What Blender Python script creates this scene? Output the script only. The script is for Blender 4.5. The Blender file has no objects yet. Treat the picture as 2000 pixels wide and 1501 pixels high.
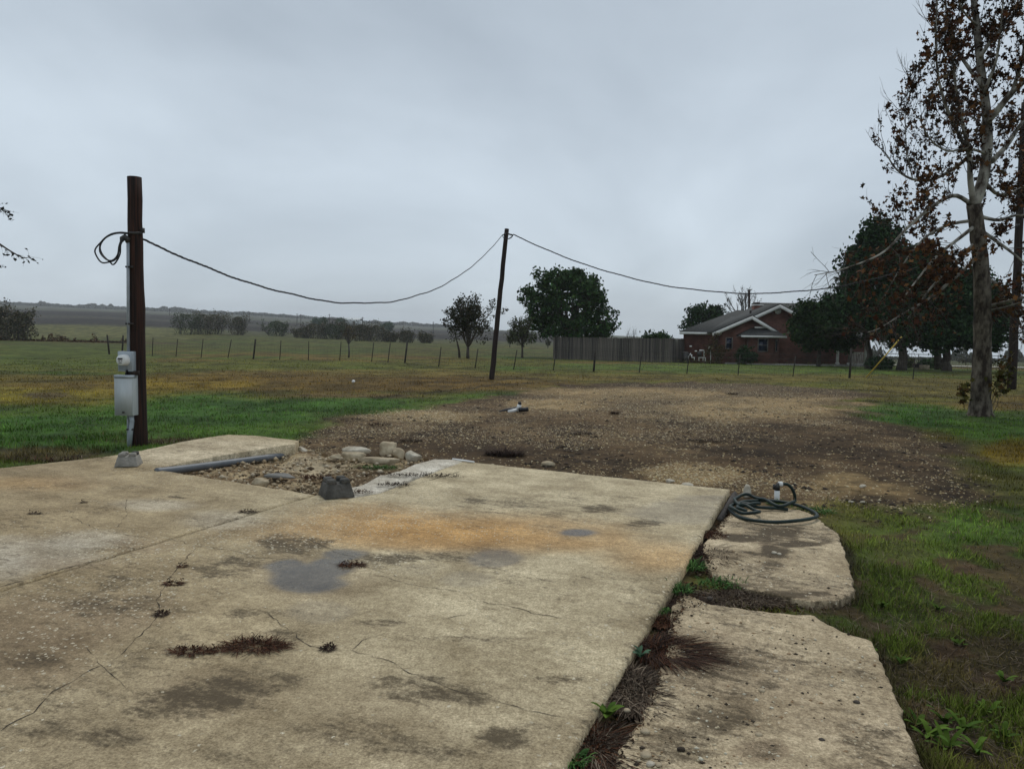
import bpy, bmesh, math, random
import numpy as np
from mathutils import Vector, Matrix

# ------------------------------------------------------------------ camera, sky, sun, exposure
scene = bpy.context.scene
COLL = scene.collection
F, EYE = 1387.0, 1.65                       # focal length in photo pixels (2000 wide), eye height
ROLL = math.atan(0.02)
PITCH = math.atan(95.5 * math.cos(ROLL) / F)
cf = np.array([0, math.cos(PITCH), -math.sin(PITCH)])
_u0 = np.array([0, math.sin(PITCH), math.cos(PITCH)]); _r0 = np.array([1., 0, 0])
cr = math.cos(ROLL) * _r0 + math.sin(ROLL) * _u0
cu = -math.sin(ROLL) * _r0 + math.cos(ROLL) * _u0
CAM = np.array([0, 0, EYE])
cam_data = bpy.data.cameras.new('camera'); cam = bpy.data.objects.new('camera', cam_data); COLL.objects.link(cam)
cam_data.sensor_width = 36.0; cam_data.lens = F / 2000 * 36.0
cam_data.clip_start = 0.05; cam_data.clip_end = 6000
M = Matrix.Identity(4)
for i in range(3):
    M[i][0] = cr[i]; M[i][1] = cu[i]; M[i][2] = -cf[i]; M[i][3] = CAM[i]
cam.matrix_world = M
scene.camera = cam

SUN_EL, SUN_AZ = math.radians(58), math.radians(12)
world = bpy.data.worlds.new('World'); scene.world = world; world.use_nodes = True
nt = world.node_tree; nt.nodes.clear()
def N(nt, typ, **kw):
    n = nt.nodes.new(typ)
    for k, v in kw.items(): setattr(n, k, v)
    return n
wo = N(nt, 'ShaderNodeOutputWorld'); bg = N(nt, 'ShaderNodeBackground'); bg.inputs['Strength'].default_value = 0.1
sky = N(nt, 'ShaderNodeTexSky'); sky.sky_type = 'NISHITA'; sky.sun_disc = False
sky.sun_elevation = SUN_EL; sky.sun_rotation = SUN_AZ
tc = N(nt, 'ShaderNodeTexCoord'); sep = N(nt, 'ShaderNodeSeparateXYZ'); nt.links.new(tc.outputs['Generated'], sep.inputs[0])
zz = N(nt, 'ShaderNodeMath', operation='ADD'); nt.links.new(sep.outputs['Z'], zz.inputs[0]); zz.inputs[1].default_value = 0.38
zm = N(nt, 'ShaderNodeMath', operation='MAXIMUM'); nt.links.new(zz.outputs[0], zm.inputs[0]); zm.inputs[1].default_value = 0.12
dx = N(nt, 'ShaderNodeMath', operation='DIVIDE'); nt.links.new(sep.outputs['X'], dx.inputs[0]); nt.links.new(zm.outputs[0], dx.inputs[1])
dy = N(nt, 'ShaderNodeMath', operation='DIVIDE'); nt.links.new(sep.outputs['Y'], dy.inputs[0]); nt.links.new(zm.outputs[0], dy.inputs[1])
cmb = N(nt, 'ShaderNodeCombineXYZ'); nt.links.new(dx.outputs[0], cmb.inputs[0]); nt.links.new(dy.outputs[0], cmb.inputs[1])
nz = N(nt, 'ShaderNodeTexNoise'); nz.inputs['Scale'].default_value = 0.95; nz.inputs['Detail'].default_value = 7; nz.inputs['Roughness'].default_value = 0.5
nz.inputs['Distortion'].default_value = 0.4
mp = N(nt, 'ShaderNodeMapping'); mp.inputs['Location'].default_value = (3.1, 1.7, 0.4)
nt.links.new(cmb.outputs[0], mp.inputs['Vector']); nt.links.new(mp.outputs[0], nz.inputs['Vector'])
cramp = N(nt, 'ShaderNodeValToRGB')
cramp.color_ramp.elements[0].position = 0.30; cramp.color_ramp.elements[0].color = (2.85, 3.3, 3.78, 1)
cramp.color_ramp.elements[1].position = 0.70; cramp.color_ramp.elements[1].color = (5.1, 5.78, 6.4, 1)
nt.links.new(nz.outputs['Fac'], cramp.inputs['Fac'])
mixs = N(nt, 'ShaderNodeMixRGB'); mixs.inputs['Fac'].default_value = 0.94
nt.links.new(sky.outputs[0], mixs.inputs[1]); nt.links.new(cramp.outputs[0], mixs.inputs[2])
nt.links.new(mixs.outputs[0], bg.inputs['Color']); nt.links.new(bg.outputs[0], wo.inputs[0])

sun_d = bpy.data.lights.new('sun', 'SUN'); sun_d.energy = 1.0; sun_d.angle = math.radians(25); sun_d.color = (1.0, 0.96, 0.9)
sun = bpy.data.objects.new('sun', sun_d); COLL.objects.link(sun)
sdir = Vector((math.sin(SUN_AZ) * math.cos(SUN_EL), math.cos(SUN_AZ) * math.cos(SUN_EL), math.sin(SUN_EL)))
sun.rotation_euler = sdir.to_track_quat('Z', 'Y').to_euler(); sun.location = (0, 0, 60)
vs = scene.view_settings
vs.view_transform = 'Standard'; vs.look = 'None'; vs.gamma = 1; vs.use_curve_mapping = False; vs.exposure = 0.46
scene.cycles.max_bounces = 6; scene.cycles.diffuse_bounces = 3; scene.cycles.volume_bounces = 2
scene.cycles.transparent_max_bounces = 16

# ------------------------------------------------------------------ geometry helpers
def ray(x, y): return cf + (x - 1000) / F * cr - (y - 750.5) / F * cu
def at(x, y, z=0.0):
    d = ray(x, y); return CAM + d * (z - EYE) / d[2]
def WP(x, y, Y):
    d = ray(x, y); return CAM + d * Y / d[1]
def proj(P):
    v = np.asarray(P, float) - CAM; a = v @ cf
    a = np.where(np.abs(a) < 1e-6, 1e-6, a)
    return 1000 + F * (v @ cr) / a, 750.5 - F * (v @ cu) / a

_rs = np.random.RandomState(7); _perm = _rs.rand(4096)
def _h(ix, iy, s):
    return _perm[((ix * 73856093) ^ (iy * 19349663) ^ (s * 83492791)) & 4095]
def vnoise(x, y, s=0):
    x = np.asarray(x, float); y = np.asarray(y, float)
    ix = np.floor(x).astype(np.int64); iy = np.floor(y).astype(np.int64)
    fx = x - ix; fy = y - iy; fx = fx * fx * (3 - 2 * fx); fy = fy * fy * (3 - 2 * fy)
    a = _h(ix, iy, s); b = _h(ix + 1, iy, s); c = _h(ix, iy + 1, s); d = _h(ix + 1, iy + 1, s)
    return (a * (1 - fx) + b * fx) * (1 - fy) + (c * (1 - fx) + d * fx) * fy
def fbm(x, y, s=0, o=4):
    v = 0; a = .5; t = 0
    for k in range(o):
        v = v + a * vnoise(x * 2 ** k, y * 2 ** k, s + k * 17); t += a; a *= .5
    return v / t
def sstep(a, b, x):
    t = np.clip((x - a) / (b - a), 0, 1); return t * t * (3 - 2 * t)
def lerp(a, b, t): return a + (np.asarray(b) - a) * np.asarray(t)[..., None]

ZG = -0.08
TPX = np.array([-1500, 0, 200, 500, 800, 960, 1100, 1400, 1700, 2000, 3500.])
TD = np.array([0, 45, 62, 90, 160, 250, 520, 1200, 2400.])
_S = np.array([1, 1, 1, 1, 1, 1, 520 / 450, 1200 / 700, 1.9])
TZ = _S * np.array([
    [ZG, ZG, -.1, -.17, -.08, 2.2, 11, 21, 25], [ZG, ZG, -.1, -.17, -.08, 2.2, 11, 21.3, 25],
    [ZG, ZG, -.12, -.2, .15, 2.2, 10.7, 18.8, 22], [ZG, ZG, -.15, -.3, .27, 1.1, 7.2, 15.3, 18],
    [ZG, ZG, -.15, -.1, -.3, 0, 3, 8.2, 10], [ZG, ZG, -.15, -.2, -.4, -.2, 3.3, 6.2, 8],
    [ZG, ZG, -.3, -.4, -.6, -.5, 2.3, 4.7, 6], [ZG, ZG, -.38, -.7, -1.2, -1.5, -2, -1, 0],
    [ZG, ZG, -.38, -.9, -2.2, -4, -8, -13, -28], [ZG, ZG, -.38, -.9, -2.2, -4, -8, -13, -28],
    [ZG, ZG, -.38, -.9, -2.2, -4, -8, -13, -28]])
def terrain(X, Y):
    X = np.asarray(X, float); Y = np.asarray(Y, float)
    ang = np.arctan2(X, np.maximum(Y, 1e-6)); ang = np.clip(ang, -1.1, 1.1)
    px = np.clip(1000 + F * np.tan(ang), -1499, 3499)
    d = np.where(Y > 0, np.maximum(Y, np.hypot(X, Y) * 0.5), np.hypot(X, Y))
    d = np.clip(d, 0, 2399)
    i = np.clip(np.searchsorted(TPX, px) - 1, 0, len(TPX) - 2); j = np.clip(np.searchsorted(TD, d) - 1, 0, len(TD) - 2)
    a = (px - TPX[i]) / (TPX[i + 1] - TPX[i]); b = (d - TD[j]) / (TD[j + 1] - TD[j])
    z = (TZ[i, j] * (1 - a) + TZ[i + 1, j] * a) * (1 - b) + (TZ[i, j + 1] * (1 - a) + TZ[i + 1, j + 1] * a) * b
    far = sstep(60, 300, d)
    z = z + far * (fbm(X / 60, Y / 60, 3) - .5) * 1.6 * (d > 60)
    return z
def gz(x, y): return float(terrain(np.array([x]), np.array([y]))[0])
def on_ground(px, Y):
    """ground point under photo column px at depth Y"""
    x = (px - 1000) / F * Y
    for _ in range(4):
        z = gz(x, Y); q = proj(np.array([x, Y, z])); x += (px - q[0]) / F * Y
    return np.array([x, Y, gz(x, Y)])

def poly_sdf(P, poly):
    P = np.asarray(P, float); poly = np.asarray(poly, float)
    best = np.full(len(P), 1e18); near = np.zeros((len(P), 2)); ins = np.zeros(len(P), bool)
    n = len(poly)
    for i in range(n):
        a = poly[i]; b = poly[(i + 1) % n]; ab = b - a
        t = np.clip(((P - a) @ ab) / max(ab @ ab, 1e-12), 0, 1)
        q = a + t[:, None] * ab; d = ((P - q) ** 2).sum(1)
        m = d < best; best[m] = d[m]; near[m] = q[m]
        c = ((a[1] > P[:, 1]) != (b[1] > P[:, 1]))
        with np.errstate(divide='ignore', invalid='ignore'):
            xi = (b[0] - a[0]) * (P[:, 1] - a[1]) / (b[1] - a[1]) + a[0]
        ins ^= c & (P[:, 0] < xi)
    d = np.sqrt(best); return np.where(ins, -d, d), near

def wloc(o):
    v = np.zeros(3)
    while o is not None: v = v + np.array(o.location); o = o.parent
    return v
def mesh_np(name, V, faces, mat, parent=None, origin=None, col=None, smooth=False, extra=None):
    """faces: (N,3) / (N,4) int array, or list of such arrays"""
    V = np.asarray(V, float)
    base = wloc(parent) if parent is not None else np.zeros(3)
    if origin is not None: V = V - np.asarray(origin, float)
    V = V - base
    me = bpy.data.meshes.new(name)
    fl = faces if isinstance(faces, list) else [faces]
    fl = [np.asarray(f, np.int32) for f in fl if len(f)]
    me.vertices.add(len(V)); me.vertices.foreach_set('co', V.astype(np.float32).ravel())
    loops = np.concatenate([f.ravel() for f in fl]); sizes = np.concatenate([np.full(len(f), f.shape[1], np.int32) for f in fl])
    starts = np.concatenate([[0], np.cumsum(sizes)[:-1]]).astype(np.int32)
    me.loops.add(len(loops)); me.loops.foreach_set('vertex_index', loops)
    me.polygons.add(len(sizes)); me.polygons.foreach_set('loop_start', starts)
    try: me.polygons.foreach_set('loop_total', sizes)
    except Exception: pass
    if smooth: me.polygons.foreach_set('use_smooth', np.ones(len(sizes), bool))
    me.update(calc_edges=True)
    if col is not None:
        ca = me.color_attributes.new('Col', 'FLOAT_COLOR', 'POINT')
        c4 = np.ones((len(V), 4), np.float32); c4[:, :3] = col; ca.data.foreach_set('color', c4.ravel())
    for k, a in (extra or {}).items():
        at_ = me.attributes.new(k, 'FLOAT', 'POINT'); at_.data.foreach_set('value', np.asarray(a, np.float32))
    me.materials.append(mat)
    o = bpy.data.objects.new(name, me); COLL.objects.link(o)
    if parent is not None: o.parent = parent
    if origin is not None: o.location = origin
    return o
def tag(o, label=None, cat=None, group=None, kind=None):
    if label: o['label'] = label
    if cat: o['category'] = cat
    if group: o['group'] = group
    if kind: o['kind'] = kind
    return o
def thing(name, label, cat, loc, group=None):
    o = bpy.data.objects.new(name, None); COLL.objects.link(o); o.location = tuple(float(c) for c in loc)
    o.empty_display_size = .2
    return tag(o, label, cat, group)

def tube_arrays(path, rad, n=6, cap=True):
    path = np.asarray(path, float); rad = np.broadcast_to(np.asarray(rad, float), (len(path),))
    T = np.gradient(path, axis=0); T /= np.maximum(np.linalg.norm(T, axis=1, keepdims=True), 1e-9)
    ref = np.array([0, 0, 1.]) if abs(T[0][2]) < .9 else np.array([1., 0, 0])
    a = np.cross(T[0], ref); a /= np.linalg.norm(a)
    A = []
    for t in T:
        a = a - t * (a @ t); l = np.linalg.norm(a)
        if l < 1e-6: a = np.cross(t, ref); l = np.linalg.norm(a)
        a = a / l; A.append(a)
    A = np.array(A); B = np.cross(T, A)
    th = np.linspace(0, 2 * math.pi, n, endpoint=False)
    V = path[:, None, :] + rad[:, None, None] * (A[:, None, :] * np.cos(th)[None, :, None] + B[:, None, :] * np.sin(th)[None, :, None])
    V = V.reshape(-1, 3); k = len(path)
    i = np.arange(k - 1)[:, None] * n; j = np.arange(n)[None, :]; j2 = (j + 1) % n
    Q = np.stack([i + j, i + j2, i + n + j2, i + n + j], -1).reshape(-1, 4)
    Tr = np.zeros((0, 3), int)
    if cap:
        c0 = len(V); V = np.vstack([V, path[0], path[-1]])
        jj = np.arange(n); j3 = (jj + 1) % n
        Tr = np.vstack([np.stack([np.full(n, c0), j3, jj], -1), np.stack([np.full(n, c0 + 1), (k - 1) * n + jj, (k - 1) * n + j3], -1)])
    return V, Q, Tr
class MB:
    def __init__(s): s.V = []; s.Q = []; s.T = []; s.n = 0
    def add(s, V, Q=None, T=None):
        V = np.asarray(V, float); s.V.append(V)
        if Q is not None and len(Q): s.Q.append(np.asarray(Q) + s.n)
        if T is not None and len(T): s.T.append(np.asarray(T) + s.n)
        s.n += len(V); return s
    def hexa(s, p):  # 8 pts: bottom ccw 4, top ccw 4
        return s.add(p, [[3, 2, 1, 0], [4, 5, 6, 7], [0, 1, 5, 4], [1, 2, 6, 5], [2, 3, 7, 6], [3, 0, 4, 7]])
    def box(s, c, size, rz=0.0, taper=1.0):
        c = np.asarray(c, float); hx, hy, hz = np.asarray(size, float) / 2
        q = []
        for z, k in ((-hz, 1), (hz, taper)):
            for x, y in ((-1, -1), (1, -1), (1, 1), (-1, 1)): q.append([x * hx * k, y * hy * k, z])
        q = np.array(q); R = np.array([[math.cos(rz), -math.sin(rz), 0], [math.sin(rz), math.cos(rz), 0], [0, 0, 1]])
        return s.hexa(q @ R.T + c)
    def span(s, x0, x1, y0, y1, z0, z1): return s.box(((x0 + x1) / 2, (y0 + y1) / 2, (z0 + z1) / 2), (abs(x1 - x0), abs(y1 - y0), abs(z1 - z0)))
    def tube(s, path, rad, n=8, cap=True): return s.add(*tube_arrays(path, rad, n, cap))
    def bar(s, a, b, w, h=None):   # rectangular bar
        return s.tube([a, b], w * .7071, 4)
    def prism(s, poly, off):
        poly = np.asarray(poly, float); n = len(poly); off = np.asarray(off, float)
        V = np.vstack([poly, poly + off]); Q = [[i, (i + 1) % n, n + (i + 1) % n, n + i] for i in range(n)]
        T = [[0, i + 1, i] for i in range(1, n - 1)] + [[n, n + i, n + i + 1] for i in range(1, n - 1)]
        return s.add(V, Q, T)
    def build(s, name, mat, parent=None, origin=None, smooth=False, col=None):
        fs = []
        if s.Q: fs.append(np.vstack(s.Q))
        if s.T: fs.append(np.vstack(s.T))
        return mesh_np(name, np.vstack(s.V), fs, mat, parent, origin, smooth=smooth, col=col)

# ------------------------------------------------------------------ materials
def newmat(name):
    m = bpy.data.materials.new(name); m.use_nodes = True; t = m.node_tree
    return m, t, t.nodes['Principled BSDF'], t.links
def mat(name, c1, c2=None, rough=.8, scale=6, detail=5, bump=.15, bscale=None, metal=0, usecol=False, spec=.3, stretch=None, contrast=(.35, .65)):
    m, t, b, L = newmat(name)
    co = N(t, 'ShaderNodeTexCoord'); v = co.outputs['Object']
    if stretch:
        mp = N(t, 'ShaderNodeMapping'); mp.inputs['Scale'].default_value = stretch; L.new(v, mp.inputs['Vector']); v = mp.outputs[0]
    nz = N(t, 'ShaderNodeTexNoise'); nz.inputs['Scale'].default_value = scale; nz.inputs['Detail'].default_value = detail; nz.inputs['Roughness'].default_value = .6
    L.new(v, nz.inputs['Vector'])
    rp = N(t, 'ShaderNodeValToRGB'); e = rp.color_ramp.elements
    e[0].position, e[1].position = contrast
    L.new(nz.outputs['Fac'], rp.inputs['Fac'])
    if usecol:
        e[0].color = (c1[0], c1[0], c1[0], 1); e[1].color = (c2[0], c2[0], c2[0], 1)
        at_ = N(t, 'ShaderNodeAttribute', attribute_name='Col'); mx = N(t, 'ShaderNodeMixRGB', blend_type='MULTIPLY'); mx.inputs[0].default_value = 1
        L.new(at_.outputs['Color'], mx.inputs[1]); L.new(rp.outputs[0], mx.inputs[2]); L.new(mx.outputs[0], b.inputs['Base Color'])
    else:
        c2 = c2 or tuple(min(1, c * 1.4) for c in c1)
        e[0].color = (*c1, 1); e[1].color = (*c2, 1); L.new(rp.outputs[0], b.inputs['Base Color'])
    b.inputs['Roughness'].default_value = rough; b.inputs['Metallic'].default_value = metal
    b.inputs['Specular IOR Level'].default_value = spec
    if bump:
        n2 = N(t, 'ShaderNodeTexNoise'); n2.inputs['Scale'].default_value = bscale or scale * 4; n2.inputs['Detail'].default_value = 4; L.new(v, n2.inputs['Vector'])
        bp = N(t, 'ShaderNodeBump'); bp.inputs['Strength'].default_value = bump; bp.inputs['Distance'].default_value = .02
        L.new(n2.outputs['Fac'], bp.inputs['Height']); L.new(bp.outputs[0], b.inputs['Normal'])
    return m
MAT = {}
MAT['leaf'] = mat('leaf', (.75,), (1.25,), rough=.75, scale=3, bump=0, usecol=True, spec=.05)
MAT['grass'] = mat('grass', (.7,), (1.25,), rough=.8, scale=2, bump=0, usecol=True, spec=.05)
MAT['pebble'] = mat('pebble', (.75,), (1.1,), rough=.8, scale=20, bump=0, usecol=True, spec=.2)
MAT['bark'] = mat('bark', (.035, .028, .022), (.09, .075, .06), rough=.95, scale=9, bump=.6, bscale=25, stretch=(1, 1, .3))
MAT['bark_pale'] = mat('bark_pale', (.05, .036, .026), (.34, .32, .27), rough=.9, scale=4.5, detail=7, bump=.8, bscale=16, stretch=(1, 1, .5), contrast=(.38, .6))
MAT['bark_low'] = mat('bark_low', (.03, .021, .015), (.2, .17, .13), rough=.95, scale=7, detail=8, bump=1.0, bscale=22, stretch=(1, 1, .45), contrast=(.42, .68))
MAT['twig'] = mat('twig', (.03, .024, .02), (.09, .078, .065), rough=.9, scale=4, bump=0)
MAT['grey_twig'] = mat('grey_twig', (.06, .055, .05), (.11, .10, .09), rough=.9, scale=4, bump=0)
MAT['pole'] = mat('pole_wood', (.010, .006, .005), (.052, .021, .013), rough=.85, scale=5, detail=8, bump=1.0, bscale=9, stretch=(7, 7, .22), contrast=(.4, .62))
MAT['pole_dark'] = mat('pole_wood_dark', (.012, .009, .008), (.035, .022, .017), rough=.85, scale=5, bump=.5, bscale=14, stretch=(6, 6, .35))
MAT['galv'] = mat('galvanised', (.30, .34, .37), (.42, .46, .49), rough=.5, scale=7, bump=.05, metal=.25, spec=.5)
MAT['galv_light'] = mat('galvanised_light', (.42, .45, .45), (.52, .55, .55), rough=.5, scale=3, bump=.04, stretch=(3, 3, .6), metal=.1, spec=.5)
MAT['conduit'] = mat('conduit', (.25, .28, .31), (.36, .39, .42), rough=.45, scale=5, bump=.02, spec=.5)
MAT['black'] = mat('black_rubber', (.008, .008, .009), (.016, .016, .018), rough=.5, scale=9, bump=.05, spec=.4)
MAT['cable'] = mat('cable', (.012, .012, .013), (.025, .025, .027), rough=.6, scale=9, bump=0)
MAT['white'] = mat('white_plastic', (.66, .66, .63), (.8, .8, .77), rough=.5, scale=8, bump=.03)
MAT['pvc'] = mat('grey_pipe', (.085, .095, .105), (.13, .14, .15), rough=.45, scale=4, bump=.05, spec=.5)
MAT['hose'] = mat('hose', (.003, .012, .010), (.007, .022, .018), rough=.5, scale=12, bump=.05, spec=.3)
MAT['metal'] = mat('dark_metal', (.03, .03, .03), (.08, .075, .07), rough=.5, scale=20, bump=.05, metal=.6)
MAT['post'] = mat('fence_post', (.02, .017, .014), (.05, .042, .035), rough=.9, scale=8, bump=.2)
MAT['wire'] = mat('wire', (.06, .06, .06), (.12, .115, .11), rough=.6, scale=8, bump=0, metal=.3)
MAT['yellow'] = mat('yellow_guard', (.55, .38, .05), (.68, .5, .1), rough=.5, scale=6, bump=0)
MAT['picket'] = mat('picket_wood', (.06, .053, .048), (.15, .135, .12), rough=.95, scale=3, bump=.3, bscale=12, stretch=(7, 7, .5))
def _pick():
    m = MAT['picket']; t = m.node_tree; b = t.nodes['Principled BSDF']; src = b.inputs['Base Color'].links[0].from_socket
    oi = N(t, 'ShaderNodeObjectInfo'); rp = N(t, 'ShaderNodeValToRGB'); rp.color_ramp.elements[0].color = (.45, .45, .47, 1); rp.color_ramp.elements[1].color = (1.35, 1.3, 1.25, 1); t.links.new(oi.outputs['Random'], rp.inputs[0])
    mx = N(t, 'ShaderNodeMixRGB', blend_type='MULTIPLY'); mx.inputs[0].default_value = 1; t.links.new(src, mx.inputs[1]); t.links.new(rp.outputs[0], mx.inputs[2]); t.links.new(mx.outputs[0], b.inputs['Base Color'])
_pick()
MAT['block'] = mat('pier_block', (.055, .052, .045), (.12, .113, .1), rough=.95, scale=9, bump=.6, bscale=40)
MAT['block_pale'] = mat('pier_block_pale', (.2, .19, .165), (.33, .31, .27), rough=.95, scale=9, bump=.6, bscale=40)
MAT['limestone'] = mat('limestone', (.26, .2, .125), (.5, .42, .29), rough=.95, scale=6, bump=.8, bscale=18)
MAT['limestone_white'] = mat('limestone_white', (.3, .26, .19), (.58, .53, .43), rough=.95, scale=6, bump=.8, bscale=18)
MAT['plate'] = mat('grey_plate', (.13, .125, .11), (.17, .16, .14), rough=.7, scale=3, bump=.1)
MAT['seam'] = mat('crack_soil', (.022, .017, .012), (.05, .038, .027), rough=1, scale=30, bump=.2)
MAT['brick'] = None
def brick_mat():
    m, t, b, L = newmat('brick_wall')
    co = N(t, 'ShaderNodeTexCoord'); mp = N(t, 'ShaderNodeMapping'); mp.inputs['Rotation'].default_value = (math.pi / 2, 0, 0)
    L.new(co.outputs['Object'], mp.inputs['Vector'])
    br = N(t, 'ShaderNodeTexBrick'); L.new(mp.outputs[0], br.inputs['Vector'])
    br.inputs['Color1'].default_value = (.165, .06, .042, 1); br.inputs['Color2'].default_value = (.09, .036, .028, 1); br.inputs['Mortar'].default_value = (.17, .12, .1, 1)
    br.inputs['Scale'].default_value = 1; br.inputs['Brick Width'].default_value = .24; br.inputs['Row Height'].default_value = .085; br.inputs['Mortar Size'].default_value = .01; br.inputs['Bias'].default_value = -.2
    nz = N(t, 'ShaderNodeTexNoise'); nz.inputs['Scale'].default_value = 1.2; nz.inputs['Detail'].default_value = 6; L.new(co.outputs['Object'], nz.inputs['Vector'])
    rp = N(t, 'ShaderNodeValToRGB'); rp.color_ramp.elements[0].color = (.6, .6, .6, 1); rp.color_ramp.elements[1].color = (1.2, 1.2, 1.2, 1); rp.color_ramp.elements[0].position = .3; rp.color_ramp.elements[1].position = .7
    L.new(nz.outputs['Fac'], rp.inputs[0]); mx = N(t, 'ShaderNodeMixRGB', blend_type='MULTIPLY'); mx.inputs[0].default_value = 1
    L.new(br.outputs['Color'], mx.inputs[1]); L.new(rp.outputs[0], mx.inputs[2]); L.new(mx.outputs[0], b.inputs['Base Color'])
    b.inputs['Roughness'].default_value = .9; b.inputs['Specular IOR Level'].default_value = .2
    bp = N(t, 'ShaderNodeBump'); bp.inputs['Strength'].default_value = .4; bp.inputs['Distance'].default_value = .01; bp.invert = True
    L.new(br.outputs['Fac'], bp.inputs['Height']); L.new(bp.outputs[0], b.inputs['Normal'])
    return m
MAT['brick'] = brick_mat()
MAT['shingle'] = mat('shingles', (.035, .036, .034), (.07, .071, .067), rough=.95, scale=7, bump=.5, bscale=16, stretch=(1, 1, 3))
MAT['trim'] = mat('white_trim', (.68, .67, .63), (.8, .79, .75), rough=.6, scale=4, bump=.03)
MAT['glass'] = mat('window_glass', (.006, .012, .03), (.012, .022, .05), rough=.1, scale=1, bump=0, spec=.5)
MAT['frame'] = mat('window_frame', (.16, .14, .12), (.22, .2, .18), rough=.6, scale=4, bump=0)
MAT['foundation'] = mat('foundation', (.25, .24, .22), (.36, .35, .32), rough=.9, scale=3, bump=.2)
MAT['metalroof'] = mat('pale_metal_siding', (.45, .47, .46), (.55, .57, .56), rough=.6, scale=2, bump=0)

def ground_mat():
    m, t, b, L = newmat('ground_soil_and_grass')
    co = N(t, 'ShaderNodeTexCoord'); v = co.outputs['Object']
    at_ = N(t, 'ShaderNodeAttribute', attribute_name='Col'); gr = N(t, 'ShaderNodeAttribute', attribute_name='gravel'); dt = N(t, 'ShaderNodeAttribute', attribute_name='dirt')
    def noise(s, d=4, r=.6):
        n = N(t, 'ShaderNodeTexNoise'); n.inputs['Scale'].default_value = s; n.inputs['Detail'].default_value = d; n.inputs['Roughness'].default_value = r; L.new(v, n.inputs['Vector']); return n
    n1 = noise(7, 6, .7); n2 = noise(.8, 5)
    rp = N(t, 'ShaderNodeValToRGB'); e = rp.color_ramp.elements; e[0].position = .3; e[1].position = .72; e[0].color = (.45, .45, .45, 1); e[1].color = (1.45, 1.45, 1.45, 1); L.new(n1.outputs['Fac'], rp.inputs[0])
    mx = N(t, 'ShaderNodeMixRGB', blend_type='MULTIPLY'); mx.inputs[0].default_value = 1; L.new(at_.outputs['Color'], mx.inputs[1]); L.new(rp.outputs[0], mx.inputs[2])
    rp2 = N(t, 'ShaderNodeValToRGB'); e = rp2.color_ramp.elements; e[0].position = .3; e[1].position = .7; e[0].color = (.78, .74, .68, 1); e[1].color = (1.2, 1.2, 1.15, 1); L.new(n2.outputs['Fac'], rp2.inputs[0])
    mx2 = N(t, 'ShaderNodeMixRGB', blend_type='MULTIPLY'); mx2.inputs[0].default_value = 1; L.new(mx.outputs[0], mx2.inputs[1]); L.new(rp2.outputs[0], mx2.inputs[2])
    # small pale stones bedded in the soil
    vo = N(t, 'ShaderNodeTexVoronoi'); vo.inputs['Scale'].default_value = 28; L.new(v, vo.inputs['Vector'])
    sp = N(t, 'ShaderNodeSeparateColor'); L.new(vo.outputs['Color'], sp.inputs[0])
    thr = N(t, 'ShaderNodeMath', operation='LESS_THAN'); L.new(sp.outputs[0], thr.inputs[0]); L.new(gr.outputs['Fac'], thr.inputs[1])
    ins = N(t, 'ShaderNodeMath', operation='LESS_THAN'); L.new(vo.outputs['Distance'], ins.inputs[0]); ins.inputs[1].default_value = .42
    k = N(t, 'ShaderNodeMath', operation='MULTIPLY'); L.new(thr.outputs[0], k.inputs[0]); L.new(ins.outputs[0], k.inputs[1])
    sc = N(t, 'ShaderNodeValToRGB'); e = sc.color_ramp.elements; e[0].color = (.22, .16, .095, 1); e[1].color = (.5, .42, .29, 1); L.new(sp.outputs[1], sc.inputs[0])
    mx3 = N(t, 'ShaderNodeMixRGB'); L.new(k.outputs[0], mx3.inputs[0]); L.new(mx2.outputs[0], mx3.inputs[1]); L.new(sc.outputs[0], mx3.inputs[2])
    L.new(mx3.outputs[0], b.inputs['Base Color'])
    b.inputs['Roughness'].default_value = .95; b.inputs['Specular IOR Level'].default_value = .15
    n3 = noise(22, 5, .7); ad = N(t, 'ShaderNodeMath', operation='ADD'); L.new(n3.outputs['Fac'], ad.inputs[0]); L.new(k.outputs[0], ad.inputs[1])
    bp = N(t, 'ShaderNodeBump'); bp.inputs['Strength'].default_value = .8; bp.inputs['Distance'].default_value = .03; L.new(ad.outputs[0], bp.inputs['Height']); L.new(bp.outputs[0], b.inputs['Normal'])
    return m
MAT['ground'] = ground_mat()

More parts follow.
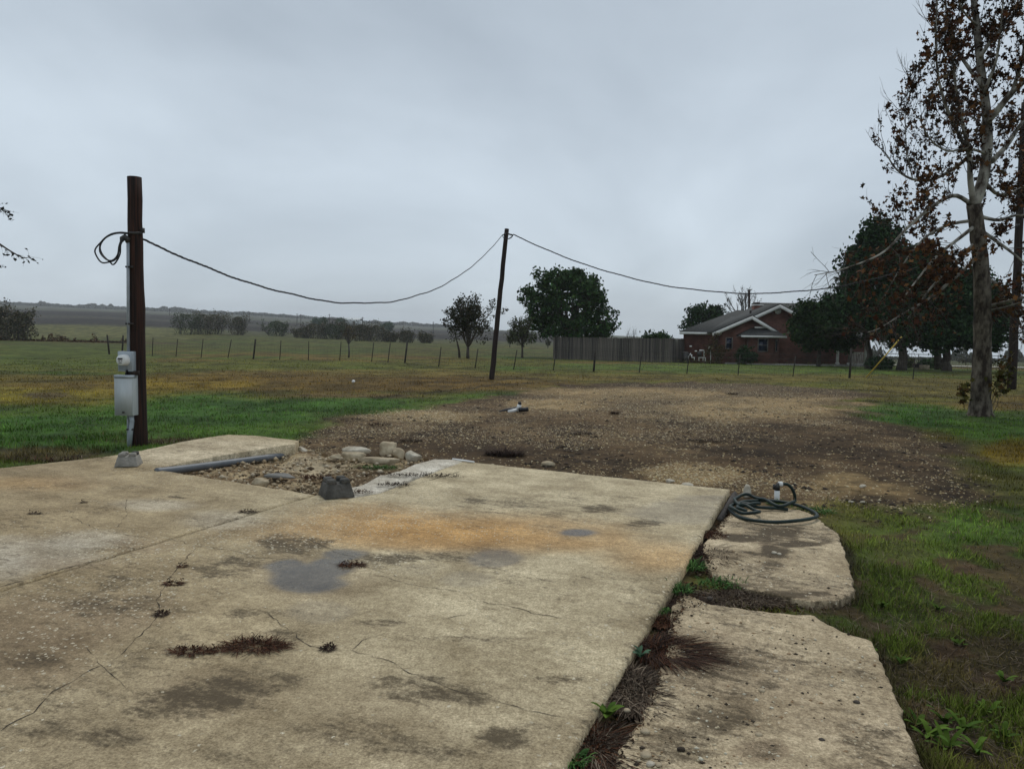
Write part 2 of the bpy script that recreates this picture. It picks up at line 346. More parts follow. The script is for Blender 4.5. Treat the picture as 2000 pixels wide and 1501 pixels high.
VD_ = (-.919, .393)
def concrete_mat():
    m, t, b, L = newmat('weathered_concrete')
    co = N(t, 'ShaderNodeTexCoord'); v = co.outputs['Object']
    A = lambda n: N(t, 'ShaderNodeAttribute', attribute_name=n)
    col, agg, dark, wet = A('Col'), A('agg'), A('dark'), A('wet')
    def noise(s, d=5, r=.6, vec=None):
        n = N(t, 'ShaderNodeTexNoise'); n.inputs['Scale'].default_value = s; n.inputs['Detail'].default_value = d; n.inputs['Roughness'].default_value = r; L.new(vec or v, n.inputs['Vector']); return n
    def mul(a, rampc, nz, p=(.3, .7)):
        rp = N(t, 'ShaderNodeValToRGB'); e = rp.color_ramp.elements; e[0].position, e[1].position = p
        e[0].color = (*rampc[0], 1); e[1].color = (*rampc[1], 1); L.new(nz.outputs['Fac'], rp.inputs[0])
        mx = N(t, 'ShaderNodeMixRGB', blend_type='MULTIPLY'); mx.inputs[0].default_value = 1; L.new(a, mx.inputs[1]); L.new(rp.outputs[0], mx.inputs[2]); return mx.outputs[0]
    mpr = N(t, 'ShaderNodeMapping'); mpr.inputs['Rotation'].default_value = (0, 0, -math.atan2(VD_[1], VD_[0])); L.new(v, mpr.inputs['Vector']); mps = N(t, 'ShaderNodeMapping'); mps.inputs['Scale'].default_value = (.8, 2.2, 1); L.new(mpr.outputs[0], mps.inputs['Vector'])
    c = mul(col.outputs['Color'], ((.6, .56, .49), (1.2, 1.2, 1.18)), noise(1.6, 8, .68), (.32, .66))
    c = mul(c, ((.78, .76, .72), (1.14, 1.14, 1.13)), noise(2.2, 8, .72, mps.outputs[0]), (.34, .66))
    c = mul(c, ((.6, .57, .52), (1.28, 1.28, 1.25)), noise(24, 8, .8), (.34, .68))
    c = mul(c, ((.55, .52, .47), (1.32, 1.32, 1.3)), noise(85, 5, .75), (.34, .66))
    # dark lichen speckle: denser where 'dark' is high
    nd = noise(30, 8, .8); nb = noise(6, 9, .75, mps.outputs[0])
    s1 = N(t, 'ShaderNodeMath', operation='MULTIPLY_ADD'); L.new(nb.outputs['Fac'], s1.inputs[0]); s1.inputs[1].default_value = 2.6; s1.inputs[2].default_value = -1.3 - 1.1
    s0 = N(t, 'ShaderNodeMath', operation='MULTIPLY_ADD'); L.new(nd.outputs['Fac'], s0.inputs[0]); s0.inputs[1].default_value = 2.2; L.new(s1.outputs[0], s0.inputs[2])
    s2 = N(t, 'ShaderNodeMath', operation='MULTIPLY_ADD'); L.new(dark.outputs['Fac'], s2.inputs[0]); s2.inputs[1].default_value = 1.25; L.new(s0.outputs[0], s2.inputs[2])
    mr = N(t, 'ShaderNodeMapRange'); mr.inputs['From Min'].default_value = .42; mr.inputs['From Max'].default_value = 1.0; mr.inputs['To Min'].default_value = 0; mr.inputs['To Max'].default_value = .86; L.new(s2.outputs[0], mr.inputs['Value'])
    mx = N(t, 'ShaderNodeMixRGB'); L.new(mr.outputs[0], mx.inputs[0]); L.new(c, mx.inputs[1]); mx.inputs[2].default_value = (.062, .044, .023, 1); c = mx.outputs[0]
    # exposed pale aggregate
    vo = N(t, 'ShaderNodeTexVoronoi'); vo.inputs['Scale'].default_value = 48; dn = noise(60, 2); wv = N(t, 'ShaderNodeMixRGB'); wv.inputs[0].default_value = .03; L.new(v, wv.inputs[1]); L.new(dn.outputs['Color'], wv.inputs[2]); L.new(wv.outputs[0], vo.inputs['Vector'])
    sp = N(t, 'ShaderNodeSeparateColor'); L.new(vo.outputs['Color'], sp.inputs[0])
    lt = N(t, 'ShaderNodeMath', operation='LESS_THAN'); L.new(sp.outputs[0], lt.inputs[0]); L.new(agg.outputs['Fac'], lt.inputs[1])
    rad = N(t, 'ShaderNodeMath', operation='MULTIPLY_ADD'); L.new(sp.outputs[2], rad.inputs[0]); rad.inputs[1].default_value = .3; rad.inputs[2].default_value = .12
    mr2 = N(t, 'ShaderNodeMath', operation='LESS_THAN'); L.new(vo.outputs['Distance'], mr2.inputs[0]); L.new(rad.outputs[0], mr2.inputs[1])
    k = N(t, 'ShaderNodeMath', operation='MULTIPLY'); L.new(lt.outputs[0], k.inputs[0]); L.new(mr2.outputs[0], k.inputs[1])
    sc = N(t, 'ShaderNodeValToRGB'); e = sc.color_ramp.elements; e[0].color = (.34, .28, .18, 1); e[1].color = (.66, .59, .44, 1); L.new(sp.outputs[1], sc.inputs[0])
    mx = N(t, 'ShaderNodeMixRGB'); L.new(k.outputs[0], mx.inputs[0]); L.new(c, mx.inputs[1]); L.new(sc.outputs[0], mx.inputs[2]); c = mx.outputs[0]
    # film of water
    wm = N(t, 'ShaderNodeMixRGB', blend_type='MULTIPLY'); L.new(wet.outputs['Fac'], wm.inputs[0]); L.new(c, wm.inputs[1]); wm.inputs[2].default_value = (.27, .27, .29, 1)
    L.new(wm.outputs[0], b.inputs['Base Color'])
    wn = noise(12, 3)
    ro = N(t, 'ShaderNodeMapRange'); ro.inputs['To Min'].default_value = .82; ro.inputs['To Max'].default_value = .16; L.new(wet.outputs['Fac'], ro.inputs['Value']); L.new(ro.outputs[0], b.inputs['Roughness'])
    b.inputs['Specular IOR Level'].default_value = .25
    nf = noise(90, 4, .7); nl = noise(14, 5, .6)
    ad = N(t, 'ShaderNodeMath', operation='MULTIPLY_ADD'); L.new(nl.outputs['Fac'], ad.inputs[0]); ad.inputs[1].default_value = 1.5; L.new(nf.outputs['Fac'], ad.inputs[2])
    ad2 = N(t, 'ShaderNodeMath', operation='MULTIPLY_ADD'); L.new(k.outputs[0], ad2.inputs[0]); ad2.inputs[1].default_value = .6; L.new(ad.outputs[0], ad2.inputs[2])
    bs = N(t, 'ShaderNodeMapRange'); bs.inputs['To Min'].default_value = .9; bs.inputs['To Max'].default_value = .02; L.new(wet.outputs['Fac'], bs.inputs['Value'])
    bp = N(t, 'ShaderNodeBump'); bp.inputs['Distance'].default_value = .008; L.new(bs.outputs[0], bp.inputs['Strength']); L.new(ad2.outputs[0], bp.inputs['Height']); L.new(bp.outputs[0], b.inputs['Normal'])
    return m
MAT['concrete'] = concrete_mat()

# ------------------------------------------------------------------ the slab layout (its two directions on the ground)
PA = at(1425, 955)[:2]; _pb = at(1100, 1500)[:2]
UD = (_pb - PA) / np.linalg.norm(_pb - PA); VD = np.array([-abs(UD[1]), abs(UD[0])])
def UV(u, v): return PA + u * UD + v * VD
def G(x, y, z=0.0): return at(x, y, z)[:2]
MAIN = [UV(0, 0), UV(10, 0), UV(10, 3.78), UV(2.34, 3.78), UV(2.36, 3.42), G(741, 962), G(855, 919), UV(-.1, 3.36)]
LEFT = [UV(2.34, 3.80), UV(10, 3.80), UV(10, 11), G(-700, 1060), G(0, 913), G(130, 899), G(240, 888), G(350, 871), G(445, 859), G(500, 861), G(584, 871), G(576, 877),
        G(500, 886), G(440, 893), G(370, 902), G(300, 914), G(330, 920)]
WALK1 = [(1300 + x / 2.5, 900 + y / 2.5) for x, y in [(325, 245), (240, 335), (190, 400), (185, 470), (230, 545), (330, 592), (450, 632), (560, 652), (700, 681), (840, 676), (900, 650), (925, 625), (905, 560), (870, 430), (840, 350), (780, 310), (740, 270), (660, 235), (480, 222)]]
WALK2 = [(1300 + x / 2.5, 900 + y / 2.5) for x, y in [(70, 640), (110, 645), (210, 690), (420, 722), (620, 746), (720, 745), (800, 800), (900, 838), (1000, 870), (1030, 910), (1090, 1060), (1160, 1250), (1230, 1430), (1262, 1501), (1380, 1900), (-300, 1900), (-230, 1420), (-150, 1300), (-60, 1100), (0, 930), (25, 800), (42, 700)]]
STRIP = [(848, 896), (889, 897), (908, 902), (855, 918), (795, 938), (763, 952), (741, 961), (692, 970), (680, 953), (710, 945), (736, 930), (783, 918), (809, 906)]
ZW = -0.035
WALK1 = [G(*p, ZW) for p in WALK1]; WALK2 = [G(*p, ZW) for p in WALK2]; STRIP = [G(*p, -.01) for p in STRIP]
PIT = [G(290, 912), G(560, 868), G(600, 880, -.08), G(640, 888, -.08), G(830, 890, -.08), G(870, 900), G(660, 985), G(600, 975), G(330, 925)]
DIRT = [G(*p, ZG) for p in [(560, 868), (600, 840), (660, 818), (770, 803), (870, 788), (980, 776), (1040, 760), (1150, 748), (1300, 746), (1500, 750), (1640, 760), (1690, 775), (1660, 800),
        (1740, 826), (1840, 850), (1870, 900), (1920, 950), (1880, 985), (1760, 995), (1640, 985), (1560, 1010), (1400, 985), (1200, 960), (900, 925), (700, 960), (560, 900)]]

def EL(PX, PY, cx, cy, rx, ry, n, soft=.4, amp=.9):
    d = np.hypot((PX - cx) / rx, (PY - cy) / ry) + (n - .5) * amp
    return 1 - sstep(1 - soft, 1 + soft * .6, d)

def ground_attr(X, Y, Z):
    P = np.stack([X, Y], 1); PX, PY = proj(np.stack([X, Y, Z], 1))
    back = Y < .8
    PX = np.where(back, 5000, PX); PY = np.where(back, 5000, PY)
    n0 = fbm(X * .06, Y * .06, 1); n1 = fbm(X * .3, Y * .3, 2); n2 = fbm(X * 1.1, Y * 1.1, 5); n3 = fbm(X * 4, Y * 4, 9)
    olive = np.array([.088, .090, .018]); green = np.array([.048, .095, .014]); brown = np.array([.115, .078, .022]); straw = np.array([.15, .115, .033])
    soil = np.array([.066, .042, .021]); tan = np.array([.25, .175, .085])
    c = np.tile(olive, (len(X), 1))
    c = lerp(c, brown, sstep(.44, .66, n0 * .5 + n1 * .5)); c = lerp(c, green, .75 * sstep(.5, .66, fbm(X * .13, Y * .13, 21)))
    nn = n1 * .6 + n2 * .4
    def blob(cx, cy, rx, ry, colr, k=1.0, amp=.9):
        nonlocal c
        c = lerp(c, colr, k * EL(PX, PY, cx, cy, rx, ry, nn * .75 + n3 * .25, amp=amp * 1.9))
    brn2 = np.array([.105, .066, .018]); yel = np.array([.16, .112, .016])
    blob(700, 748, 420, 22, brn2, .9); blob(900, 750, 200, 16, brn2, .8); blob(650, 728, 300, 9, straw, .7)
    blob(120, 770, 240, 26, yel, .7); blob(60, 745, 300, 16, brn2, .7); blob(350, 745, 160, 14, yel, .8); blob(500, 735, 240, 10, brn2, .6)
    blob(120, 695, 240, 26, np.array([.066, .088, .017]), .85); blob(640, 712, 260, 10, np.array([.08, .09, .016]), .7)
    clover = np.array([.040, .092, .015])
    blob(120, 840, 260, 42, clover, .95); blob(430, 805, 230, 34, clover, .95); blob(660, 792, 170, 20, clover, .9); blob(330, 850, 150, 22, green, .9); blob(520, 850, 110, 22, green, .8)
    blob(80, 890, 120, 14, np.array([.075, .05, .026]), .8); blob(400, 862, 140, 7, np.array([.08, .055, .03]), .7); blob(690, 772, 190, 6, np.array([.10, .062, .03]), .7)
    blob(90, 772, 50, 6, np.array([.05, .035, .022]), .8); blob(1780, 815, 130, 26, clover, .95); blob(1950, 840, 110, 40, green, .9)
    blob(1975, 885, 70, 30, yel, .95); blob(1830, 755, 170, 22, straw * .8, .7); blob(1500, 718, 320, 14, np.array([.062, .10, .016]), .8); blob(1230, 715, 150, 8, np.array([.072, .105, .018]), .8)
    blob(1350, 738, 360, 9, straw * .85, .7); blob(1930, 1030, 110, 50, clover, .7)
    # patchy soil in the lawn at the lower right
    lr = EL(PX, PY, 1850, 1250, 330, 330, nn, amp=.4)
    c = lerp(c, np.array([.06, .105, .016]), lr * .8)
    nb_ = n2 * .45 + n3 * .4 + n1 * .15; bare = .9 * lr * sstep(.49, .6, n2 * .3 + n3 * .6 + n1 * .1) + .8 * EL(PX, PY, 1910, 1310, 130, 60, nb_, amp=2.4) + .4 * EL(PX, PY, 1760, 1080, 60, 24, nb_, amp=3.2) + .45 * EL(PX, PY, 1890, 1110, 50, 20, nb_, amp=3.2)
    bare = np.clip(bare, 0, 1)
    # the wide bare gravelly patch
    sd, _ = poly_sdf(P, DIRT); wob = (n2 - .5) * 2.2 + (n3 - .5) * .5
    dirt = 1 - sstep(-.35, .45, sd + wob * np.clip(np.hypot(X, Y) / 18, .35, 1.3))
    sc = lerp(np.tile(soil, (len(X), 1)), np.array([.10, .067, .035]), sstep(.40, .66, n1 * .5 + n2 * .5))
    for cx, cy, rx, ry in ((1560, 990, 90, 12), (1640, 935, 60, 14), (1700, 960, 130, 18), (1640, 950, 110, 10)): sc = lerp(sc, tan * .8, .8 * EL(PX, PY, cx, cy, rx, ry, nn))
    for cx, cy, rx, ry in ((1480, 795, 190, 22), (1730, 785, 60, 6), (1250, 770, 160, 12), (1090, 765, 90, 6), (1090, 790, 80, 10), (830, 812, 110, 12), (1340, 925, 90, 20)): sc = lerp(sc, tan, .85 * EL(PX, PY, cx, cy, rx * 1.15, ry * 1.15, n2 * .6 + n3 * .4, amp=1.8))
    for cx, cy, rx, ry in ((1700, 975, 80, 12), (1560, 880, 90, 12), (1380, 855, 150, 14), (1000, 870, 200, 16), (1850, 960, 60, 14)): sc = lerp(sc, soil * .55, .7 * EL(PX, PY, cx, cy, rx, ry, nn))
    c = lerp(c, sc, dirt); c = lerp(c, soil * .85, bare * (1 - dirt))
    # gap between slab and walk, ground beside concrete
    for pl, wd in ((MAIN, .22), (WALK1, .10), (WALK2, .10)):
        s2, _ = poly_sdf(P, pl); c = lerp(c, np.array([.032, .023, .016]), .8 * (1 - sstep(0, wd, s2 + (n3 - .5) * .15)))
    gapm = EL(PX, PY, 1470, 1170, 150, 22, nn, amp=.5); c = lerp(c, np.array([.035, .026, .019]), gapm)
    def rut(L, w, k):
        nonlocal c
        Q = np.array([G(*p, ZG) for p in L]); dm = np.full(len(X), 1e9)
        for a_, b_ in zip(Q[:-1], Q[1:]):
            ab = b_ - a_; t_ = np.clip(((P - a_) @ ab) / (ab @ ab), 0, 1); dm = np.minimum(dm, np.hypot(*(P - a_ - t_[:, None] * ab).T))
        c = lerp(c, np.array([.035, .026, .012]), k * (1 - sstep(w * .4, w, dm + (n3 - .5) * w * 1.4 + (n2 - .5) * w)))
    rut([(740, 775), (830, 768), (900, 760), (970, 751), (1090, 744)], .28, .75); rut([(560, 771), (640, 773), (740, 775)], .2, .5); rut([(940, 739), (975, 741), (1050, 738)], .4, .7); rut([(1180, 737), (1420, 745), (1560, 757), (1700, 762), (1850, 775), (2010, 792)], .3, .6); rut([(690, 708), (790, 709), (860, 718), (1000, 722), (1340, 730), (1660, 739)], .3, .55); rut([(520, 747), (700, 744), (800, 746)], .3, .5)
    # gravel density
    g = dirt * (.025 + .2 * sstep(.52, .68, n2 * .6 + n1 * .4))
    for cx, cy, rx, ry, k in ((1400, 785, 270, 40, .6), (1250, 772, 200, 18, .6), (820, 812, 120, 16, .9), (760, 835, 120, 14, .45), (1090, 790, 110, 22, .5), (1340, 925, 100, 26, .7), (1150, 850, 350, 22, .3), (1480, 940, 90, 20, .35), (1600, 825, 60, 8, .5)):
        g = np.maximum(g, k * EL(PX, PY, cx, cy, rx, ry, n2 * .6 + n3 * .4, amp=1.8))
    g = g * (1 - sstep(-.1, .6, sd)) + .0 * lr
    # fields beyond the fence
    D = Y
    fld = sstep(52, 70, D)
    left = 1 - sstep(1050, 1350, PX)
    c = lerp(c, np.array([.06, .066, .018]), .7 * fld * left)
    c = lerp(c, np.array([.082, .05, .032]), sstep(82, 86, D + (n1 - .5) * 4) * (1 - sstep(92, 100, D)) * (1 - sstep(150, 560, PX)) * .9)
    c = lerp(c, np.array([.10, .10, .036]), sstep(100, 125, D) * (1 - sstep(300, 420, PX)) * .9)
    c = lerp(c, np.array([.06, .062, .032]), sstep(120, 200, D) * sstep(380, 480, PX) * left * .9)
    pl_ = sstep(225, 262, D + (n0 - .5) * 30) * (1 - .0 * D) * left
    rows = .85 + .3 * fbm(X * .02 + 5, Y * .16, 31)
    c = lerp(c, np.array([.022, .018, .016]), pl_); c = c * np.where(pl_ > .5, rows, 1)[:, None]
    c = lerp(c, np.array([.085, .085, .055]), sstep(330, 350, D + (n0 - .5) * 40) * (1 - sstep(390, 420, D)) * left * .35)
    c = lerp(c, np.array([.07, .075, .05]), sstep(540, 600, D) * left * .85)
    c = lerp(c, np.array([.07, .078, .045]), sstep(60, 90, D) * (1 - left) * .8)
    # worn line curving past the leaning pole
    mot = fbm(X * .9 + 40, Y * .9, 131) * .6 + n3 * .4; c = c * (.62 + .8 * sstep(.32, .68, mot))[:, None]
    return c, np.clip(g, 0, .9), np.clip(dirt + bare, 0, 1), np.clip(bare, 0, 1)

azf = np.radians(np.arange(-43, 43.01, .16)); azb = np.radians(np.arange(47, 313.1, 6.))
az = np.concatenate([azf, azb])
rr = [0.6]
while rr[-1] < 2400: rr.append(rr[-1] * (1.010 if 1.4 < rr[-1] < 100 else (1.06 if rr[-1] <= 1.4 else 1.025)))
rr = np.array(rr); rr[-1] = 2400
R_, A_ = np.meshgrid(rr, az, indexing='ij')
GX = (R_ * np.sin(A_)).ravel(); GY = (R_ * np.cos(A_)).ravel(); GZ_ = terrain(GX, GY)
gP = np.stack([GX, GY], 1)
near = np.hypot(GX, GY) < 60
GZ_[near] += (fbm(GX[near] * 2.5, GY[near] * 2.5, 41) - .5) * .045 + (fbm(GX[near] * .5, GY[near] * .5, 43) - .5) * .05
cl = np.hypot(GX, GY) < 16
for pl, dz in ((MAIN, -.25), (LEFT, -.25), (PIT, -.22)):
    s2, _ = poly_sdf(gP[cl], pl); z = GZ_[cl]; GZ_[cl] = np.where(s2 < -.06, dz, z)
for pl in (WALK1, WALK2):
    s2, _ = poly_sdf(gP[cl], pl); z = GZ_[cl]; GZ_[cl] = np.where(s2 < .0, np.minimum(z, -.11), z)
gc, gg, gd, gb = ground_attr(GX, GY, np.where(near, ZG, GZ_))
nr, na = len(rr), len(az)
ii = np.arange(nr - 1)[:, None] * na; jj = np.arange(na)[None, :]; j2 = (jj + 1) % na
gQ = np.stack([ii + jj, ii + na + jj, ii + na + j2, ii + j2], -1).reshape(-1, 4)
gV = np.stack([GX, GY, GZ_], 1); c0 = len(gV); gV = np.vstack([gV, [0, 0, -.25]])
gT = np.stack([np.full(na, c0), np.arange(na), (np.arange(na) + 1) % na], -1)
gc = np.vstack([gc, gc[:1]]); gg = np.append(gg, 0); gd = np.append(gd, 0)
o = mesh_np('ground', gV, [gQ, gT], MAT['ground'], col=gc, smooth=True, extra={'gravel': gg, 'dirt': gd})
tag(o, 'grass and bare soil running out to the hazy fields', kind='structure')

# ------------------------------------------------------------------ concrete
def concrete_attr(X, Y, Z, kind):
    PX, PY = proj(np.stack([X, Y, Z], 1)); b = Y < .8; PX = np.where(b, 5000, PX); PY = np.where(b, 5000, PY)
    n1 = fbm(X * .9, Y * .9, 51); n2 = fbm(X * 3.3, Y * 3.3, 53); n3 = fbm(X * 9, Y * 9, 57); nn = n1 * .45 + n2 * .55
    e = lambda cx, cy, rx, ry, soft=.5, amp=.8: EL(PX, PY, cx, cy, rx, ry, nn, soft, amp)
    beige = np.array([.50, .43, .29])
    agg = .015 + .10 * sstep(.55, .75, n2); dark = .10 + .3 * sstep(.42, .7, nn); wet = np.zeros(len(X))
    c = np.tile(beige, (len(X), 1))
    if kind == 'main' or kind == 'left':
        c = lerp(c, np.array([.36, .285, .17]), 1 - sstep(150, 900, PX + (n1 - .5) * 500))
        c = lerp(c, np.array([.42, .35, .23]), .8 * sstep(1150, 1450, PY + (n1 - .5) * 200))
        for cx, cy, rx, ry, k in ((860, 1035, 340, 36, .8), (1000, 1060, 260, 22, .5), (1290, 1090, 110, 30, .5), (700, 1000, 120, 20, .35), (60, 945, 120, 14, .3)):
            c = lerp(c, np.array([.48, .28, .10]), min(1, k * 1.15) * e(cx, cy, rx, ry, .8, .6))
        for cx, cy, rx, ry, k in ((60, 1080, 160, 34, .6), (170, 1055, 90, 20, .5), (440, 1015, 90, 20, .4), (10, 1110, 60, 30, .5), (300, 985, 90, 12, .4)):
            c = lerp(c, np.array([.56, .52, .44]), k * e(cx, cy, rx, ry))
        for cx, cy, rx, ry, k in ((280, 1065, 70, 16, .6), (150, 1100, 120, 14, .5), (110, 1210, 190, 60, .75), (60, 1290, 150, 70, .7), (260, 1190, 120, 40, .4), (400, 1350, 130, 50, .35), (740, 1390, 160, 60, .15), (90, 915, 60, 8, .3), (150, 940, 80, 10, .25)):
            c = lerp(c, np.array([.26, .195, .12]), k * e(cx, cy, rx, ry))
        if kind == 'left': c = lerp(c, np.array([.58, .5, .36]), .8 * e(420, 885, 200, 32, .4, .4))
        for cx, cy, rx, ry, k in ((575, 1063, 75, 24, .8), (460, 1095, 60, 16, .75), (430, 1118, 60, 18, .7), (240, 1135, 90, 26, .6), (180, 1180, 130, 32, .65), (60, 1290, 110, 34, .6), (400, 1350, 120, 34, .8), (330, 1375, 90, 24, .7), (470, 1330, 110, 26, .6),
                               (770, 1090, 90, 14, .8), (880, 1085, 60, 14, .7), (1030, 1135, 90, 8, .5), (90, 1410, 90, 40, .6), (200, 1440, 70, 20, .6), (660, 1430, 130, 30, .5), (860, 1355, 90, 18, .7), (800, 1330, 80, 14, .65), (980, 1445, 60, 22, .8), (870, 1470, 60, 18, .7),
                               (770, 1450, 70, 24, .6), (1060, 1415, 40, 10, .6), (1100, 1325, 60, 8, .6), (440, 1475, 120, 26, .4), (740, 1215, 50, 6, .6), (900, 1245, 110, 7, .45), (930, 978, 30, 9, .8), (1020, 985, 90, 14, .55), (1165, 992, 46, 10, .75), (1258, 1022, 38, 11, .8), (1090, 1005, 60, 12, .5), (480, 1195, 70, 12, .55), (1250, 1130, 60, 10, .4), (340, 970, 28, 4, .9), (560, 1245, 60, 18, .5)):
            dark = np.maximum(dark, k * EL(PX, PY, cx, cy, rx * 1.15, ry * 1.15, n2 * .5 + n3 * .25 + n1 * .25, .8, 2.2))
        for cx, cy, rx, ry, k in ((520, 1050, 160, 40, .55), (200, 1170, 220, 60, .5), (250, 1075, 200, 30, .6), (680, 1010, 230, 40, .65), (800, 970, 120, 16, .5), (330, 925, 160, 20, .3), (1180, 1230, 70, 22, .35), (960, 1040, 150, 22, .3), (90, 1260, 120, 40, .45), (160, 1050, 160, 24, .5), (780, 1100, 90, 18, .45), (90, 1330, 100, 40, .3)):
            agg = np.maximum(agg, k * e(cx, cy, rx, ry, .6))
        # shallow standing water and damp
        for cx, cy, rx, ry, k in ((598, 1126, 74, 28, 1.0), (560, 1108, 44, 18, .9), (645, 1108, 46, 22, .95), (590, 1143, 52, 13, .9), (640, 1136, 36, 14, .8), (668, 1083, 46, 12, .85), (700, 1080, 22, 7, .6), (1126, 1040, 36, 8, .95), (965, 1090, 54, 20, .6), (915, 1130, 58, 16, .3), (815, 1112, 44, 12, .15), (625, 1195, 60, 20, .32), (1330, 1000, 110, 22, .38), (1390, 975, 70, 12, .35), (520, 930, 2, 2, 0)):
            wet = np.maximum(wet, k * EL(PX, PY, cx, cy, rx, ry, n1 * .5 + n2 * .3 + n3 * .2, .3, 1.5))
        for cx, cy, rx, ry, k in ((605, 1122, 120, 52, .5), (965, 1090, 75, 26, .4), (1126, 1040, 50, 12, .4)):
            c = lerp(c, np.array([.36, .29, .19]), k * e(cx, cy, rx, ry))
        # dirt along the broken right-hand edge
        if kind == 'main':
            u = (np.stack([X, Y], 1) - PA) @ VD; dark = np.maximum(dark, .5 * (1 - sstep(.0, .12, u)) * sstep(.4, .6, n3)); agg = np.maximum(agg, .35 * (1 - sstep(.0, .2, u)))
    elif kind == 'walk':
        c = np.tile(np.array([.47, .39, .265]), (len(X), 1)); agg = .05 + .25 * sstep(.5, .7, n2); dark = .2 + .4 * sstep(.42, .68, nn)
        c = lerp(c, np.array([.36, .285, .19]), .6 * sstep(.5, .7, n1))
        for cx, cy, rx, ry, k in ((1530, 1040, 50, 20, .9), (1470, 1048, 50, 8, .9), (1560, 1062, 50, 7, .9), (1510, 1080, 42, 12, .95), (1505, 1105, 36, 14, .6), (1610, 1058, 24, 6, .7), (1410, 1080, 40, 12, .5), (1530, 1135, 22, 8, .5), (1500, 1160, 140, 10, .8)):
            ee = EL(PX, PY, cx, cy, rx * 1.1, ry * 1.1, n2 * .5 + n3 * .5, .6, 2.4); dark = np.maximum(dark, k * 1.1 * ee); c = lerp(c, np.array([.13, .09, .05]), .7 * k * ee)
        for cx, cy, rx, ry, k in ((1400, 1400, 90, 40, .75), (1430, 1310, 70, 26, .65), (1600, 1330, 60, 24, .5), (1490, 1460, 60, 24, .6), (1720, 1430, 60, 14, .6), (1600, 1390, 50, 18, .4), (1330, 1450, 80, 50, .6), (1500, 1335, 30, 16, .7)):
            dark = np.maximum(dark, k * e(cx, cy, rx, ry, .6))
        c = lerp(c, np.array([.27, .2, .13]), .6 * e(1490, 1465, 55, 22, .2, .5))
        # broom lines
        w = np.stack([X, Y], 1) @ UD; c = c * (.94 + .12 * vnoise(w * 55, np.zeros_like(w), 77))[:, None]
    else:
        c = np.tile(np.array([.56, .53, .46]), (len(X), 1)); agg = .05 + 0 * X; dark = .25 * sstep(.45, .7, nn)
    return np.minimum(c * np.array([1.17, 1.19, 1.29]), .75), np.clip(agg, 0, 1), np.clip(dark, 0, 1.1), wet

def slab(name, poly, res, ztop, thick, kind, jit=.012, warp=0.004, parent=None):
    poly = np.asarray(poly); pts = []
    for i in range(len(poly)):
        a, b = poly[i], poly[(i + 1) % len(poly)]; L = np.linalg.norm(b - a); k = max(1, int(L / .025)) if L < 9 else int(L / .1)
        t = np.linspace(0, 1, k, endpoint=False)[:, None]; pts.append(a + (b - a) * t)
    pts = np.vstack(pts); nr_ = fbm(pts[:, 0] * 17, pts[:, 1] * 17, 61) - .5; nr2 = fbm(pts[:, 0] * 17 + 50, pts[:, 1] * 17, 63) - .5
    pts = pts + np.stack([nr_, nr2], 1) * 2 * jit
    q = (pts - PA) @ np.stack([UD, VD], 1); lo = q.min(0) - res; hi = q.max(0) + res
    us = np.arange(lo[0], hi[0] + res, res); vs_ = np.arange(lo[1], hi[1] + res, res)
    U, V = np.meshgrid(us, vs_, indexing='ij'); Pw = PA + U.ravel()[:, None] * UD + V.ravel()[:, None] * VD
    sd0, _ = poly_sdf(Pw, poly); cand = np.abs(sd0) < res * 3 + jit * 3
    sd = sd0.copy(); npt = Pw.copy(); s_, n_ = poly_sdf(Pw[cand], pts); sd[cand] = s_; npt[cand] = n_
    inside = (sd < 0).reshape(U.shape)
    cell = inside[:-1, :-1] | inside[1:, :-1] | inside[1:, 1:] | inside[:-1, 1:]
    idx = np.arange(U.size).reshape(U.shape)
    a, b, c, d = idx[:-1, :-1][cell], idx[1:, :-1][cell], idx[1:, 1:][cell], idx[:-1, 1:][cell]
    Q = np.stack([a, d, c, b], -1)      # up-facing (UD,VD is left-handed seen from above)
    out = sd > 0; Pw[out] = npt[out]
    used, inv = np.unique(Q, return_inverse=True); Q = inv.reshape(Q.shape)
    P2 = Pw[used]; sdu = sd[used]
    z = ztop + (fbm(P2[:, 0] * .8, P2[:, 1] * .8, 71) - .5) * 2 * warp
    if kind == 'left':      # the back end stands proud of the pit
        q_ = (P2 - PA) @ np.stack([UD, VD], 1); z = z + .085 * (1 - sstep(.0, 2.25, q_[:, 0])) * sstep(5.4, 5.9, q_[:, 1])
    z = z - .012 * np.clip(1 - (-sdu) / .012, 0, 1) * .7     # worn arris
    # orientation check
    v0, v1, v2 = P2[Q[0, 0]], P2[Q[0, 1]], P2[Q[0, 2]]
    if (v1[0] - v0[0]) * (v2[1] - v0[1]) - (v1[1] - v0[1]) * (v2[0] - v0[0]) < 0: Q = Q[:, ::-1]
    e = np.vstack([Q[:, [0, 1]], Q[:, [1, 2]], Q[:, [2, 3]], Q[:, [3, 0]]])
    key = np.sort(e, 1); _, fi, cnt = np.unique(key, axis=0, return_index=True, return_counts=True); be = e[fi[cnt == 1]]
    bv, binv = np.unique(be, return_inverse=True); be2 = binv.reshape(be.shape)
    n0 = len(P2); Vt = np.column_stack([P2, z]); Vb = np.column_stack([P2[bv], np.full(len(bv), ztop - thick)])
    SQ = np.stack([be[:, 1], be[:, 0], n0 + be2[:, 0], n0 + be2[:, 1]], -1)
    Vv = np.vstack([Vt, Vb]); allV = Vv
    col, agg, dark, wet = concrete_attr(allV[:, 0], allV[:, 1], allV[:, 2], kind)
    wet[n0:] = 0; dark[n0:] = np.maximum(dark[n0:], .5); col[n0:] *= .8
    return mesh_np(name, Vv, [Q, SQ], MAT['concrete'], parent=parent, col=col, smooth=False, extra={'agg': agg, 'dark': dark, 'wet': wet})
